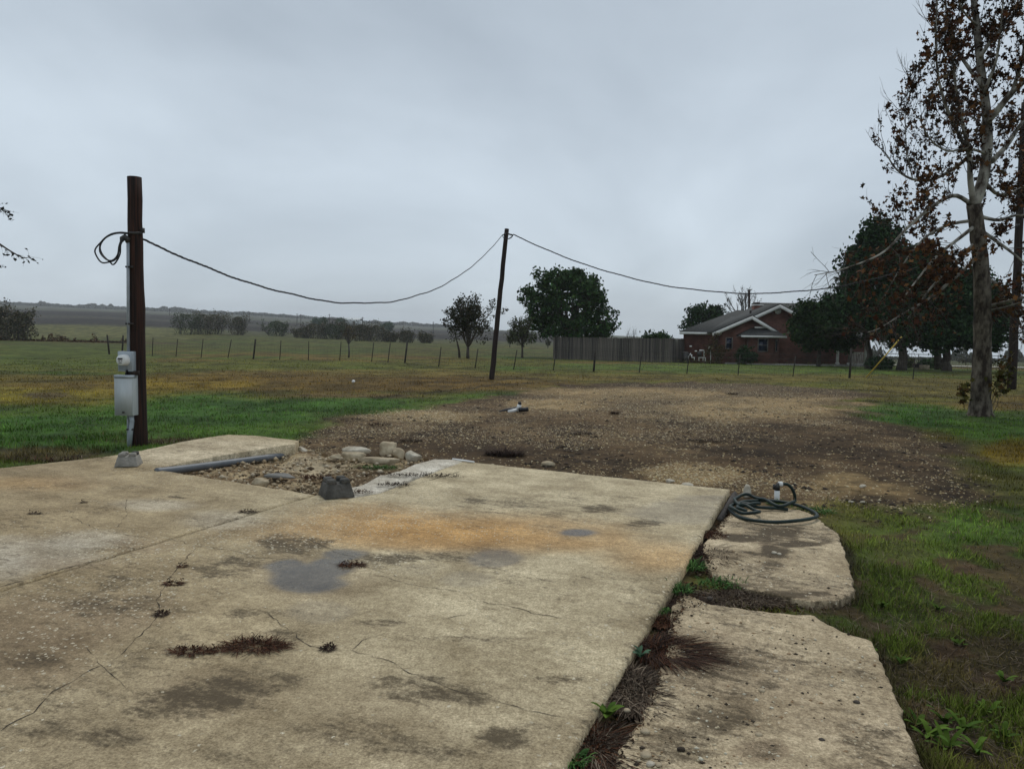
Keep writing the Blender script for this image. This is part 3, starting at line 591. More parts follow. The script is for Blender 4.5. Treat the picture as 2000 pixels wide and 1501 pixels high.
SLAB_R = tag(slab('concrete_slab', MAIN, .03, 0, .24, 'main', jit=.009), 'large stained beige concrete slab with a dark puddle', kind='structure')
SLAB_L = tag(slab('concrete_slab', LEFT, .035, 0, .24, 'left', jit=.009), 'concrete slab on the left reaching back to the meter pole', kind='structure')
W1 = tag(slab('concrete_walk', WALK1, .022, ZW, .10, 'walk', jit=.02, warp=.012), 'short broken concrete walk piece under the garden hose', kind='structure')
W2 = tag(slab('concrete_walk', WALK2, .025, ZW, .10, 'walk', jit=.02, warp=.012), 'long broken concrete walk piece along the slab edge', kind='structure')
ST = tag(slab('concrete_strip', STRIP, .03, -.01, .15, 'strip', jit=.015), 'pale thin concrete strip beside the rubble pit', kind='structure')

# rubble soil in the pit
def pit_mesh():
    res = .03; P_ = np.array(PIT); lo = P_.min(0) - .1; hi = P_.max(0) + .1
    xs = np.arange(lo[0], hi[0], res); ys = np.arange(lo[1], hi[1], res); X, Y = np.meshgrid(xs, ys, indexing='ij')
    P = np.stack([X.ravel(), Y.ravel()], 1); sd, _ = poly_sdf(P, P_)
    uv = (P - PA) @ np.stack([UD, VD], 1)
    z = -.135 + (fbm(P[:, 0] * 1.6, P[:, 1] * 1.6, 81) - .5) * .10 + (fbm(P[:, 0] * 11, P[:, 1] * 11, 83) - .5) * .055
    PX, PY = proj(np.column_stack([P, z]))
    n = fbm(P[:, 0] * 2, P[:, 1] * 2, 85)
    z = z + .07 * EL(PX, PY, 600, 895, 40, 16, n, .6, .3) + .03 * EL(PX, PY, 450, 920, 120, 14, n, .6, .3)
    n2 = fbm(P[:, 0] * 9, P[:, 1] * 9, 87)
    c = lerp(np.tile(np.array([.40, .31, .19]), (len(P), 1)), np.array([.17, .115, .065]), sstep(.42, .6, n * .4 + n2 * .6))
    c = lerp(c, np.array([.5, .43, .31]), .7 * EL(PX, PY, 620, 915, 70, 16, n2, .6))
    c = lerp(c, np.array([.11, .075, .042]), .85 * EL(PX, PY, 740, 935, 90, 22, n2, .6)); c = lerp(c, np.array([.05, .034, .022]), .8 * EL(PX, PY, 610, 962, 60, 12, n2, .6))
    c = lerp(c, np.array([.05, .075, .02]), .7 * EL(PX, PY, 740, 912, 50, 6, n2, .5))
    idx = np.arange(len(P)).reshape(X.shape); ins = (sd < .12).reshape(X.shape); cell = ins[:-1, :-1] & ins[1:, :-1] & ins[1:, 1:] & ins[:-1, 1:]
    Q = np.stack([idx[:-1, :-1][cell], idx[1:, :-1][cell], idx[1:, 1:][cell], idx[:-1, 1:][cell]], -1)
    z = np.where(sd > .02, z - .06 * (sd - .02) / .1, z)
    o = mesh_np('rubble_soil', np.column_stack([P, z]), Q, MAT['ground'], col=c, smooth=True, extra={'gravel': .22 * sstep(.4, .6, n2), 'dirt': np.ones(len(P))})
    return tag(o, 'crumbled limestone soil in the open pit between slabs', kind='structure')
pit_mesh()

# cracks and joints: narrow soil-filled seams in the slab
def seam(px, w0=.006, rough=.02, slabobj=SLAB_R, name='crack', seed=0, z=.0025):
    rg = np.random.RandomState(seed + 11); P = np.array([G(*p) for p in px])
    pts = []
    for a, b in zip(P[:-1], P[1:]):
        L = np.linalg.norm(b - a); k = max(2, int(L / .045)); t = np.linspace(0, 1, k, endpoint=False)[:, None]; pts.append(a + (b - a) * t)
    pts = np.vstack(pts + [P[-1:]]); pts = pts + np.cumsum(rg.normal(0, rough * .35, pts.shape), 0) * .25 + rg.normal(0, rough * .25, pts.shape)
    T = np.gradient(pts, axis=0); T /= np.linalg.norm(T, axis=1, keepdims=True) + 1e-9; Nn = np.stack([-T[:, 1], T[:, 0]], 1)
    w = w0 * .42 * (.15 + 1.5 * rg.rand(len(pts)) ** 1.5)[:, None]; w[0] *= .2; w[-1] *= .2
    zz_ = (fbm(pts[:, 0] * .8, pts[:, 1] * .8, 71) - .5) * .008 + z
    V = np.vstack([np.column_stack([pts + Nn * w, zz_]), np.column_stack([pts - Nn * w, zz_])]); n = len(pts); i = np.arange(n - 1)
    Q = np.stack([i + n, i + n + 1, i + 1, i], -1)
    return mesh_np(name, V, Q, MAT['seam'], parent=slabobj)
seam([(0, 1146), (120, 1112), (210, 1088)], .007, .004, SLAB_L, 'joint', 1); seam([(210, 1088), (330, 1056), (395, 1035), (470, 1008), (522, 995)], .004, .006, SLAB_L, 'joint', 2)
for k, pth in enumerate([[(0, 1425), (60, 1390), (110, 1350), (170, 1315), (240, 1280), (262, 1255), (290, 1230), (314, 1200), (315, 1170), (325, 1145), (345, 1118), (365, 1090), (390, 1070)],
                        [(330, 1052), (375, 1066), (440, 1075), (500, 1090), (560, 1092)], [(520, 1195), (560, 1225), (600, 1257), (640, 1268), (700, 1270), (760, 1288), (830, 1320), (900, 1345), (980, 1365), (1040, 1385), (1110, 1400)],
                        [(690, 1268), (715, 1250), (760, 1232)], [(700, 1120), (760, 1128), (800, 1142), (850, 1150), (905, 1155), (930, 1175), (1000, 1185), (1050, 1200), (1140, 1215)], [(640, 1100), (720, 1108), (790, 1128)],
                        [(320, 1285), (400, 1278), (470, 1265), (575, 1248)], [(855, 1210), (900, 1200), (950, 1192)], [(600, 1052), (660, 1080), (700, 1092)]]):
    seam(pth, .006 if k == 0 else .0042, .03, SLAB_R, 'crack', 20 + k)
for k, pth in enumerate([[(60, 1003), (140, 1008), (180, 1030), (250, 1046), (330, 1052)], [(245, 975), (245, 1005), (225, 1030)], [(165, 1000), (245, 978)]]): seam(pth, .004, .03, SLAB_L, 'crack', 40 + k)
seam([(1240, 967), (1330, 976), (1412, 986)], .005, .003, SLAB_R, 'joint', 61); seam([(1136, 1016), (1220, 1030), (1300, 1044)], .003, .004, SLAB_R, 'joint', 62); seam([(880, 1060), (1000, 1080)], .003, .01, SLAB_R, 'crack', 63)
seam([(160, 1258), (210, 1310), (262, 1358)], .0035, .01, SLAB_R, 'crack', 64); seam([(900, 920), (840, 938), (770, 955)], .012, .03, SLAB_R, 'joint', 65)

# ------------------------------------------------------------------ house
HY = 59.0
def build_house():
    bx = WP(1470, 710, HY); root = thing('brick_house', 'single storey red brick house with grey shingle roof and white gable trim', 'house', (bx[0], HY, gz(bx[0], HY)))
    X = lambda px, Y=HY: WP(px, 655, Y)[0]
    Zp = lambda px, py, Y=HY: WP(px, py, Y)[2]
    zb = Zp(1400, 710) - .3; ze = Zp(1420, 648)
    zg1 = Zp(1464, 616, 58.2); zg2 = Zp(1517, 594, 59.0); zr = Zp(1560, 592, 65); zl = Zp(1440, 605, 64.5)
    # walls
    xl = X(1335, 60); m = MB(); m.prism([(xl, 60, zb), (X(1700, 60), 60, zb), (X(1700, 60), 70.5, zb), (xl * 70.5 / 60 + .3, 70.5, zb)], (0, 0, ze - zb)); m.build('wall', MAT['brick'], root)
    g1a, g1b = X(1412, 58.2), X(1512, 58.2); ap1 = X(1464, 58.2)
    m = MB(); sl = (zg1 - ze) / (ap1 - X(1393, 58.2)); zl1 = ze + (g1a - X(1393, 58.2)) * sl; zr1 = zg1 - (g1b - ap1) * (zg1 - ze) / (X(1520, 58.2) - ap1)
    m.prism([(g1a, 58.2, zb), (g1b, 58.2, zb), (g1b, 58.2, zr1 - .1), (ap1, 58.2, zg1 - .12), (g1a, 58.2, zl1 - .1)], (0, 2.2, 0)); m.build('gable_wall', MAT['brick'], root)
    ap2 = X(1517, 59); L2, R2 = X(1400, 59), X(1634, 59)
    m = MB(); m.prism([(X(1440, 59), 59, zb), (X(1625, 59), 59, zb), (X(1625, 59), 59, ze), (ap2, 59, zg2 - .12), (X(1425, 59), 59, ze + .25)], (0, 1.4, 0)); m.build('gable_wall', MAT['brick'], root)
    def plane(name, pts, mt=MAT['shingle'], th=.12):
        q = MB(); q.prism(pts, (0, 0, -th)); return q.build(name, mt, root)
    # left wing hip roof
    e0, e1 = X(1327, 59.5), X(1535, 59.5); yb, yf = 71.0, 59.5; r0, r1 = X(1440, 64.5), X(1535, 64.5)
    plane('roof', [(e0, yf, ze), (e1, yf, ze), (r1, 64.9, zl), (r0, 64.9, zl)]); e0b = e0 * yb / yf + .3; plane('roof', [(e0b, yb, ze), (e0, yf + .001, ze), (r0, 64.902, zl)]); plane('roof', [(e1 + 3, yb, ze), (e0b, yb, ze), (r0, 64.9, zl), (r1 + 3, 64.9, zl)])
    # main roof behind
    a0, a1 = X(1466, 60), X(1715, 60)
    plane('roof', [(a0, 59.6, ze + .03), (a1, 59.6, ze + .03), (X(1715, 65), 65.2, zr), (X(1476, 65), 65.2, zr)]); plane('roof', [(a1, 71.2, ze), (a0, 71.2, ze), (X(1476, 65), 65.2, zr), (X(1715, 65), 65.2, zr)])
    plane('roof', [(a0, 71.2, ze + .02), (a0, 59.62, ze + .02), (X(1476, 65), 65.19, zr - .01)])
    # gables (roof slopes run back)
    def gable(apx, zap, lx, rx, zl_, zr_, y0, y1, k):
        plane('gable_roof', [(lx, y0, zl_), (apx, y0, zap), (apx, y1, zap), (lx, y1, zl_)]); plane('gable_roof', [(apx + .002, y0, zap), (rx, y0, zr_), (rx, y1, zr_), (apx + .002, y1, zap)])
        for (xa, za, xb, zb_) in ((lx, zl_, apx, zap), (rx, zr_, apx, zap)):
            q = MB(); q.prism([(xa, y0 - .03, za - .1), (xb, y0 - .03, zap - .1), (xb, y0 - .03, zap - .1 - k), (xa, y0 - .03, za - .1 - k)], (0, -.06, 0)); q.build('rake_trim', MAT['trim'], root)
    gable(ap1, zg1 + .05, X(1391, 57.8), X(1520, 57.8), ze - .02, ze + .16, 57.8, 63.5, .27)
    gable(ap2, zg2 + .05, L2, R2, ze + .04, ze, 58.6, 65, .27)
    m = MB(); m.span(X(1327, 59.4), X(1410, 59.4), 59.34, 59.46, ze - .24, ze - .06); m.build('fascia', MAT['trim'], root)
    m = MB(); m.span(X(1328, 60), X(1410, 60), 59.47, 60.0, ze - .26, ze - .2); m.build('soffit', MAT['trim'], root)
    # round vent
    cv = (X(1516.6, 58.97), 58.95, Zp(1516.6, 607, 58.97)); m = MB(); m.tube([cv, (cv[0], 58.86, cv[2])], .26, 20); v = m.build('gable_vent', MAT['trim'], root, smooth=False)
    m = MB()
    for k in range(-2, 3): m.box((cv[0], 58.85, cv[2] + k * .075), (.34 - abs(k) * .05, .015, .02))
    m.build('louvre', MAT['frame'], v)
    # bay
    b0, b1, c0_, c1_ = X(1458, 57.9), X(1526, 57.9), X(1474, 57.2), X(1510, 57.2); zbt = Zp(1490, 655, 57.3)
    m = MB(); m.prism([(b0, 58.25, zb), (c0_, 57.3, zb), (c1_, 57.3, zb), (b1, 58.25, zb), (b1, 58.6, zb), (b0, 58.6, zb)], (0, 0, zbt - zb)); m.build('bay_wall', MAT['brick'], root)
    q0, q1 = X(1447, 57), X(1536, 57); zt = Zp(1490, 639, 58)
    plane('bay_roof', [(q0, 56.9, zbt), (q1, 56.9, zbt), (X(1505, 58), 58.3, zt), (X(1472, 58), 58.3, zt)], th=.08); plane('bay_roof', [(q0, 58.3, zbt), (q0, 56.9, zbt), (X(1472, 58), 58.3, zt)], th=.08); plane('bay_roof', [(q1, 56.9, zbt), (q1, 58.9, zbt), (X(1505, 58), 58.3, zt)], th=.08)
    m = MB(); m.span(q0, q1, 56.84, 56.9, zbt - .17, zbt - .02); m.build('fascia', MAT['trim'], root)
    m = MB(); m.span(q0, q1, 56.9, 58.3, zbt - .1, zbt - .085); m.build('soffit', MAT['trim'], root)
    m = MB(); m.span(X(1474, 58), X(1502, 58), 58.02, 58.1, zt - .08, zt + .05); m.build('ledge_trim', MAT['trim'], root)
    def window(x0, x1, y, z0, z1, nx=(0, -1)):
        q = MB(); t = .07
        q.span(x0 - t, x0, y - .05, y + .02, z0 - t, z1 + t); q.span(x1, x1 + t, y - .05, y + .02, z0 - t, z1 + t); q.span(x0, x1, y - .05, y + .02, z1, z1 + t); q.span(x0, x1, y - .06, y + .02, z0 - t, z0); q.span(x0, x1, y - .045, y + .02, (z0 + z1) / 2 - .02, (z0 + z1) / 2 + .02)
        w = q.build('window', MAT['frame'], root); q = MB(); q.span(x0, x1, y - .03, y - .01, z0, z1); q.build('pane', MAT['glass'], w)
    window(X(1482.5, 57.25), X(1499.5, 57.25), 57.29, Zp(1490, 685.5, 57.25), Zp(1490, 662.5, 57.25))
    window(X(1419, 58.2), X(1429.5, 58.2), 58.19, Zp(1424, 680, 58.2), Zp(1424, 660, 58.2))
    for px0, px1, a in ((1462, 1470, -1), (1513, 1521, 1)):
        xa, xb = X(px0, 57.8), X(px1, 57.8); f0, f1 = (58.0, 57.52) if a < 0 else (57.52, 58.0)
        q = MB(); zz0, zz1 = Zp(1490, 687, 57.6), Zp(1490, 662.5, 57.6); q.prism([(xa, f0 - .06, zz0), (xb, f1 - .06, zz0), (xb, f1 - .06, zz1), (xa, f0 - .06, zz1)], (0, .1, 0)); w = q.build('window', MAT['frame'], root)
        q = MB(); d = (xb - xa) * .14; q.prism([(xa + d, f0 - .075 - (f0 - f1) * .14, zz0 + .1), (xb - d, f1 - .075 + (f0 - f1) * .14, zz0 + .1), (xb - d, f1 - .075 + (f0 - f1) * .14, zz1 - .1), (xa + d, f0 - .075 - (f0 - f1) * .14, zz1 - .1)], (0, .02, 0)); q.build('pane', MAT['glass'], w)
    # foundation line, chimney, porch
    m = MB(); m.span(X(1425, 57.2), X(1660, 57.2), 57.22, 60, zb, zb + .42); m.build('foundation', MAT['foundation'], root)
    cx0, cx1 = X(1468.5, 63), X(1484, 63); m = MB(); m.span(cx0, cx1, 62.5, 63.3, zl - 1.0, Zp(1476, 597, 63)); c = m.build('chimney', MAT['brick'], root)
    m = MB(); m.span(cx0 - .06, cx1 + .06, 62.44, 63.36, Zp(1476, 597, 63), Zp(1476, 595, 63)); m.build('chimney_cap', MAT['trim'], c)
    m = MB(); m.span(cx0 + .1, cx1 - .25, 62.6, 63.2, Zp(1476, 595, 63), Zp(1476, 590.5, 63)); m.build('flue', MAT['pole_dark'], c)
    m = MB(); m.tube([(X(1464, 61), 61, zl - 1.2), (X(1464, 61), 61, Zp(1464, 606, 61))], .09, 10); m.build('roof_pipe', MAT['pole_dark'], root)
    zfl = zb + .45
    m = MB(); m.span(X(1630, 57), X(1715, 57), 56.8, 60, zb, zfl); m.build('porch_floor', MAT['foundation'], root)
    for px in (1638, 1661, 1692):
        x = X(px, 57); m = MB(); m.box((x, 57.0, (zfl + ze - .3) / 2), (.16, .16, ze - .3 - zfl)); p = m.build('porch_post', MAT['trim'] if px != 1661 else MAT['frame'], root)
        m = MB(); m.box((x, 57, zfl + .1), (.24, .24, .2)); m.build('post_base', MAT['trim'], p)
    xa, xb = X(1662.5, 57), X(1691, 57); m = MB(); m.span(xa, xb, 56.96, 57.04, zfl + .98, zfl + 1.06); m.build('top_rail', MAT['trim'], root); m = MB(); m.span(xa, xb, 56.96, 57.04, zfl + .1, zfl + .17); rl = m.build('railing', MAT['trim'], root)
    for k in range(9):
        x = xa + (xb - xa) * (k + .5) / 9; m = MB(); m.box((x, 57, zfl + .575), (.05, .05, .81)); m.build('baluster', MAT['trim'], rl)
    plane('porch_roof', [(X(1618, 56.4), 56.3, ze - .25), (X(1722, 56.4), 56.3, ze - .25), (X(1722, 60), 60, ze + .5), (X(1618, 60), 60, ze + .5)])
build_house()

# ------------------------------------------------------------------ privacy fence
def privacy_fence():
    a = on_ground(1080, 60.3); b = on_ground(1312, 57.2); c = on_ground(1335.5, 60.0)
    root = thing('privacy_fence', 'tall weathered grey plank fence in front of the big round tree', 'fence', a)
    w = .135; proto = bpy.data.meshes.new('picket')
    bm = bmesh.new(); bmesh.ops.create_cube(bm, size=1)
    for v in bm.verts: v.co = Vector((v.co.x * w, v.co.y * .02, (v.co.z + .5)))
    bm.to_mesh(proto); bm.free(); proto.materials.append(MAT['picket'])
    rg = random.Random(4)
    for (p, q, h0, h1) in ((a, b, 1.86, 1.95), (b, c, 1.95, 2.0)):
        L = np.linalg.norm((q - p)[:2]); n = int(L / (w + .008)); ang = math.atan2(q[1] - p[1], q[0] - p[0])
        for i in range(n):
            t = (i + .5) / n; pos = p + (q - p) * t
            o = bpy.data.objects.new('picket', proto); COLL.objects.link(o); o.parent = root
            o.location = Vector(pos - a) + Vector((rg.uniform(-.004, .004), rg.uniform(-.01, .01), rg.uniform(-.02, .0)))
            o.rotation_euler = (rg.uniform(-.01, .01), rg.uniform(-.006, .006), ang); o.scale = (1, 1, h0 + (h1 - h0) * t + rg.uniform(-.025, .025))
        nrm = np.array([-(q - p)[1], (q - p)[0], 0]) / L
        for z in (.35, 1.0, 1.6):
            m = MB(); m.bar(p + nrm * .045 + [0, 0, z], q + nrm * .045 + [0, 0, z], .045); m.build('rail', MAT['picket'], root)
        for k in range(int(L / 2.4) + 1):
            s = p + (q - p) * (k / (int(L / 2.4) + .001) * .98 + .01) + nrm * .12; m = MB(); m.box(s + [0, 0, .85], (.09, .09, 1.8), ang); m.build('post', MAT['picket'], root)
privacy_fence()

# ------------------------------------------------------------------ wire fences
def wire_fence(label, pts, posts, thick=(), brace=None):
    P = [on_ground(px, Y) for px, Y in pts]
    root = thing('wire_fence', label, 'fence', P[0])
    PXs = [p[0] for p in pts]
    def loc(px): Y = float(np.interp(px, PXs, [p[1] for p in pts])); return on_ground(px, Y)
    rg = random.Random(int(pts[0][0]))
    for (px, tx, hgt) in posts:
        p = loc(px); Y = p[1]; lean = (tx - px) / F * Y; r = .05 if px in thick else .026
        top = p + [lean, rg.uniform(-.04, .04), hgt]; m = MB()
        if px in thick: m.tube([p - [0, 0, .2], top], [r * 1.1, r], 8)
        else: m.box((0, 0, 0), (.01, .01, .01)); m = MB(); m.tube([p - [0, 0, .2], top], r, 4); m.tube([p + [0, .03, -.2], top + [0, .03, 0]], .012, 4)
        m.build('post', MAT['post'], root)
    m = MB()
    dense = []
    for p, q in zip(pts[:-1], pts[1:]):
        k = max(2, int(abs(q[0] - p[0]) / 12))
        for t in np.linspace(0, 1, k, endpoint=False): dense.append(loc(p[0] + (q[0] - p[0]) * t))
    dense.append(P[-1]); dense = np.array(dense)
    for z in (.08, .24, .42, .62, .84, 1.08): m.tube(dense + [0, -.04, z] + np.array([[0, 0, .015 * math.sin(i * 1.7 + z * 9)] for i in range(len(dense))]), .0035, 4, cap=False)
    m.build('wire', MAT['wire'], root)
    m = MB(); acc = 0; 
    for p, q in zip(dense[:-1], dense[1:]):
        L = np.linalg.norm(q - p); t = (-acc) % .22
        while t < L:
            s = p + (q - p) * t / L + [0, -.04, 0]; m.tube([s + [0, 0, .06], s + [0, 0, .84]], .0028, 3, cap=False); t += .22
        acc = (acc + L)
    m.build('mesh_wire', MAT['wire'], root)
    if brace:
        m = MB(); a, b = loc(brace[0]), loc(brace[1]); m.tube([a + [0, 0, .8], b + [0, 0, .8]], .035, 8); m.build('brace_rail', MAT['post'], root)
wire_fence('long wire fence with thin leaning posts across the left field', [(211, 46), (297, 44.5), (500, 43), (792, 42)],
           [(214, 210, 1.25), (238, 241, 1.25), (297, 300, 1.15), (343, 347, 1.1), (392, 397, 1.15), (444, 452, 1.15), (494, 499, 1.2), (546, 549, 1.15), (602, 603, 1.15), (663, 666, 1.15), (725, 730, 1.15), (757, 762, 1.15), (790, 795, 1.2)], (214, 238, 494, 790), (214, 238))
wire_fence('wire mesh fence running in front of the plank fence and brick house', [(796, 41.8), (858, 37.4), (1005, 36.2), (1340, 35.8), (1660, 34.4), (1790, 34.2), (2150, 34)],
           [(856, 861, 1.05), (927, 933, 1.0), (1002, 1009, 1.0), (1080, 1085, 1.0), (1159, 1162, 1.05), (1248, 1252, 1.0), (1341, 1345, 1.0), (1441, 1444, 1.0), (1548, 1552, 1.0), (1659, 1660, 1.45), (1783, 1785, .95), (1905, 1906, .95), (2030, 2032, .95)], (1159, 1659))

# ------------------------------------------------------------------ utility poles, cables
def tilt_tube(a, b, r0, r1, n=18, seg=14, wob=.01, seed=0):
    rg = np.random.RandomState(seed); t = np.linspace(0, 1, seg)[:, None]; P = a + (b - a) * t; P[1:-1, :2] += rg.normal(0, wob * .3, (seg - 2, 2))
    return P, r0 + (r1 - r0) * t[:, 0] + rg.normal(0, .002, seg)
def meter_pole():
    b = at(271, 868, ZG); Y = b[1]; top = WP(262.5, 346, Y); b[2] -= .2
    root = thing('utility_pole', 'reddish brown wooden meter pole with grey boxes at the end of the slab', 'utility pole', b + [0, 0, .2])
    P, R = tilt_tube(b, top, .122, .098, seed=3); m = MB(); m.tube(P, R, 24); m.build('shaft', MAT['pole'], root, smooth=False)
    Yf = Y - .13
    W = lambda x, y, d=0.0: WP(x, y, Yf - d)
    m = MB(); m.tube([W(250, 470), W(250.2, 560), W(251, 690)], .021, 12); c = m.build('conduit', MAT['conduit'], root, smooth=True)
    for y in (521, 632): q = W(250, y); m = MB(); m.box(q + [.02, .01, 0], (.10, .06, .025)); m.build('strap', MAT['metal'], c)
    m = MB(); m.tube([W(250, 474), W(249, 467), W(244, 463), W(239, 466), W(237, 472)], [.03, .04, .045, .04, .02], 12); m.build('weatherhead', MAT['metal'], root, smooth=True)
    def box(x0, x1, y0, y1, dep, mt, name, d0):
        p0, p1 = W(x0, y1, d0), W(x1, y0, d0); z0, z1 = p0[2], p1[2]; m = MB(); yy = Yf - d0
        m.span(p0[0], p1[0], yy - dep, yy, z0, z1); o = m.build(name, mt, root)
        bv = o.modifiers.new('b', 'BEVEL'); bv.width = .006; bv.segments = 2; return o, (p0[0], p1[0], yy - dep, z0, z1)
    mb, g = box(238.5, 266.5, 686, 724, .11, MAT['galv'], 'meter_box', -.04)
    m = MB(); m.span(g[0] + .012, g[1] - .012, g[2] - .006, g[2], g[3] + .02, g[4] - .03); m.build('box_cover', MAT['galv'], mb)
    mc = W(243, 703, .09); m = MB(); m.tube([mc + [.006, .02, 0], mc, mc - [.01, .07, 0], mc - [.012, .085, 0]], [.085, .082, .076, .06], 24); d = m.build('meter', MAT['white'], mb, smooth=False)
    f0 = mc - [.012, .087, 0]
    m = MB(); m.box(f0 + [0, 0, .022], (.07, .006, .022)); m.box(f0 + [-.015, 0, -.008], (.025, .006, .01)); m.box(f0 + [.02, 0, -.008], (.02, .006, .01)); m.box(f0 + [0, 0, -.035], (.05, .006, .008)); m.build('meter_face', MAT['black'], d)
    pb, g = box(235, 269.5, 732, 809, .15, MAT['galv_light'], 'breaker_panel', -.03)
    m = MB(); m.span(g[0] + .01, g[1] - .01, g[2] - .008, g[2], g[3] + .012, g[4] - .045); dr = m.build('panel_door', MAT['galv_light'], pb)
    m = MB(); m.box(((g[0] + g[1]) / 2, g[2] - .014, g[3] + .05), (.03, .014, .02)); m.build('latch', MAT['metal'], dr)
    m = MB(); m.span(g[0] + .006, g[1] + .004, g[2] - .012, g[2] + .1, g[4] - .04, g[4] + .004); m.build('panel_hood', MAT['galv'], pb)
    m = MB(); q = W(260, 728, .02); m.box(q, (.16, .07, .06)); m.build('gap_block', MAT['pole_dark'], root)  # dark block filling the dark gap between meter box and panel
    m = MB(); m.tube([W(246, 732, .06), W(247, 724, .08), W(250, 722, .06)], .014, 8); m.build('conduit_nipple', MAT['black'], root)
    m = MB(); m.tube([W(250.5, 809), W(250, 830), W(250.5, 868), W(250.5, 880)], .016, 10); m.build('lower_conduit', MAT['conduit'], root, smooth=True)
    m = MB(); m.tube([W(256, 809, .04), W(258, 822, .04), W(255, 845, .04), W(252, 878, .03)], .032, 12); m.build('lower_conduit', MAT['galv'], root, smooth=True)
    m = MB(); m.box(W(254, 838, .05), (.1, .03, .025)); m.build('strap', MAT['metal'], root)
    # drip loops
    S = 2.59; zp = lambda L: [W(160 + x / S, 320 + y / S, .02) for x, y in L]
    def smooth_path(P, n=40):
        P = np.array(P); t = np.arange(len(P)); tt = np.linspace(0, len(P) - 1, n); out = []
        for s in tt:
            i = int(min(s, len(P) - 2)); f = s - i; p0, p1, p2, p3 = P[max(i - 1, 0)], P[i], P[i + 1], P[min(i + 2, len(P) - 1)]
            out.append(.5 * ((2 * p1) + (p2 - p0) * f + (2 * p0 - 5 * p1 + 4 * p2 - p3) * f * f + (3 * p1 - p0 - 3 * p2 + p3) * f ** 3))
        return np.array(out)
    loops = [[(236, 350), (190, 345), (140, 352), (100, 378), (85, 410), (92, 450), (130, 485), (165, 488), (190, 462), (196, 415), (205, 380)],
             [(236, 352), (180, 348), (125, 360), (85, 395), (58, 432), (70, 465), (100, 498), (135, 499), (175, 488), (192, 460), (200, 405), (212, 380)],
             [(236, 354), (170, 350), (110, 372), (82, 415), (98, 458), (140, 495), (162, 510), (185, 492), (203, 455), (204, 410), (215, 382)]]
    for L in loops:
        m = MB(); P = smooth_path(zp(L)); P[:, 1] += np.sin(np.linspace(0, 6, len(P))) * .05; m.tube(P, .011, 7); m.build('drip_loop', MAT['cable'], root, smooth=True)
    m = MB(); m.tube([W(252, 455, .02), W(278, 455, -.1)], .02, 8); m.box(W(278, 450, -.12), (.05, .05, .07)); m.build('cable_clamp', MAT['metal'], root)
    return Y, smooth_path
PY1, smooth_path = meter_pole()

b2 = at(958.5, 741, ZG); t2 = WP(990, 447, b2[1] + .3)
root = thing('utility_pole', 'slim dark wooden utility pole leaning to the right in mid field', 'utility pole', b2)
P, R = tilt_tube(b2 - [0, 0, .3], t2, .108, .085, wob=.02, seed=5); m = MB(); m.tube(P, R, 14); m.build('shaft', MAT['pole_dark'], root)
m = MB(); q = WP(983, 459, b2[1]); m.tube([q, WP(988, 456, b2[1])], .03, 8); m.build('cable_clamp', MAT['metal'], root)
m = MB(); q = WP(1001, 459, b2[1]); m.tube([q, WP(990, 456, b2[1])], .03, 8); m.build('cable_clamp', MAT['metal'], root)
for sgn in (0, 1):
    m = MB(); m.tube(smooth_path([WP(981, 458, b2[1] - .1), WP(984, 465, b2[1] - .15), WP(991, 467, b2[1] - .15), WP(999, 464 - sgn * 2, b2[1] - .12), WP(1003, 457, b2[1] - .1)], 16), .012, 6); m.build('jumper_cable', MAT['cable'], root)
b3 = at(1976, 760, ZG); t3 = WP(2002, 200, b3[1])
root = thing('utility_pole', 'thick dark utility pole behind the sycamore at the right edge', 'utility pole', b3)
P, R = tilt_tube(b3 - [0, 0, .3], t3, .165, .12, wob=.02, seed=6); m = MB(); m.tube(P, R, 16); m.build('shaft', MAT['pole_dark'], root)
m = MB(); m.box(WP(1993, 392, b3[1] - .16), (.12, .1, .12)); m.build('guy_bracket', MAT['metal'], root)
m = MB(); m.box(WP(1988, 440, b3[1] - .15), (.10, .1, .1)); m.build('cable_clamp', MAT['metal'], root)

def cable(label, p, q, through, r=.016, off=(0, 0)):
    p, q = np.array(p), np.array(q)
    def curve(s, n=160):
        t = np.linspace(0, 1, n)[:, None]; P = p + (q - p) * t; P[:, 2] -= (4 * s * t * (1 - t))[:, 0]; return P
    lo, hi = 0, 6
    for _ in range(40):
        s = (lo + hi) / 2; X, Yp = proj(curve(s)); y = np.interp(through[0], X, Yp)
        if y < through[1]: lo = s
        else: hi = s
    P = curve(s, 260); root = thing('overhead_cable', label, 'cable', P[len(P) // 2])
    L = np.linalg.norm(q - p); ph = np.linspace(0, L / .35 * 2 * math.pi, len(P) * 3); t = np.linspace(0, 1, len(ph)); PP = np.stack([np.interp(t, np.linspace(0, 1, len(P)), P[:, i]) for i in range(3)], 1)
    PP[:, 2] += .012 * np.sin(t * 37) * np.sin(t * math.pi) + .006 * np.sin(t * 91 + 1)
    for k, rad in ((0, r), (2.1, r), (4.2, r * .7)):
        Q = PP + np.stack([.3 * r * np.cos(ph + k), .3 * r * np.sin(ph + k), r * .9 * np.sin(ph + k)], 1); m = MB(); m.tube(Q, rad * .75, 5); m.build('strand', MAT['cable'], root)
cable('thick twisted cable sagging between the meter pole and the leaning pole', WP(278, 467, PY1 + .02), WP(982, 458, b2[1]), (690, 592), .0115)
cable('overhead cable sagging past the house from the leaning pole into the trees', WP(1003, 458, b2[1]), WP(1988, 440, b3[1] - .2), (1450, 572.5), .016)
ga = at(1688, 741, ZG); gt = WP(1993, 392, b3[1] - .18)
root = thing('guy_wire', 'slanted guy wire with a yellow guard rising from the grass', 'guy wire', ga)
m = MB(); m.tube([ga - [0, 0, .15], gt], .008, 5); m.build('wire', MAT['wire'], root)
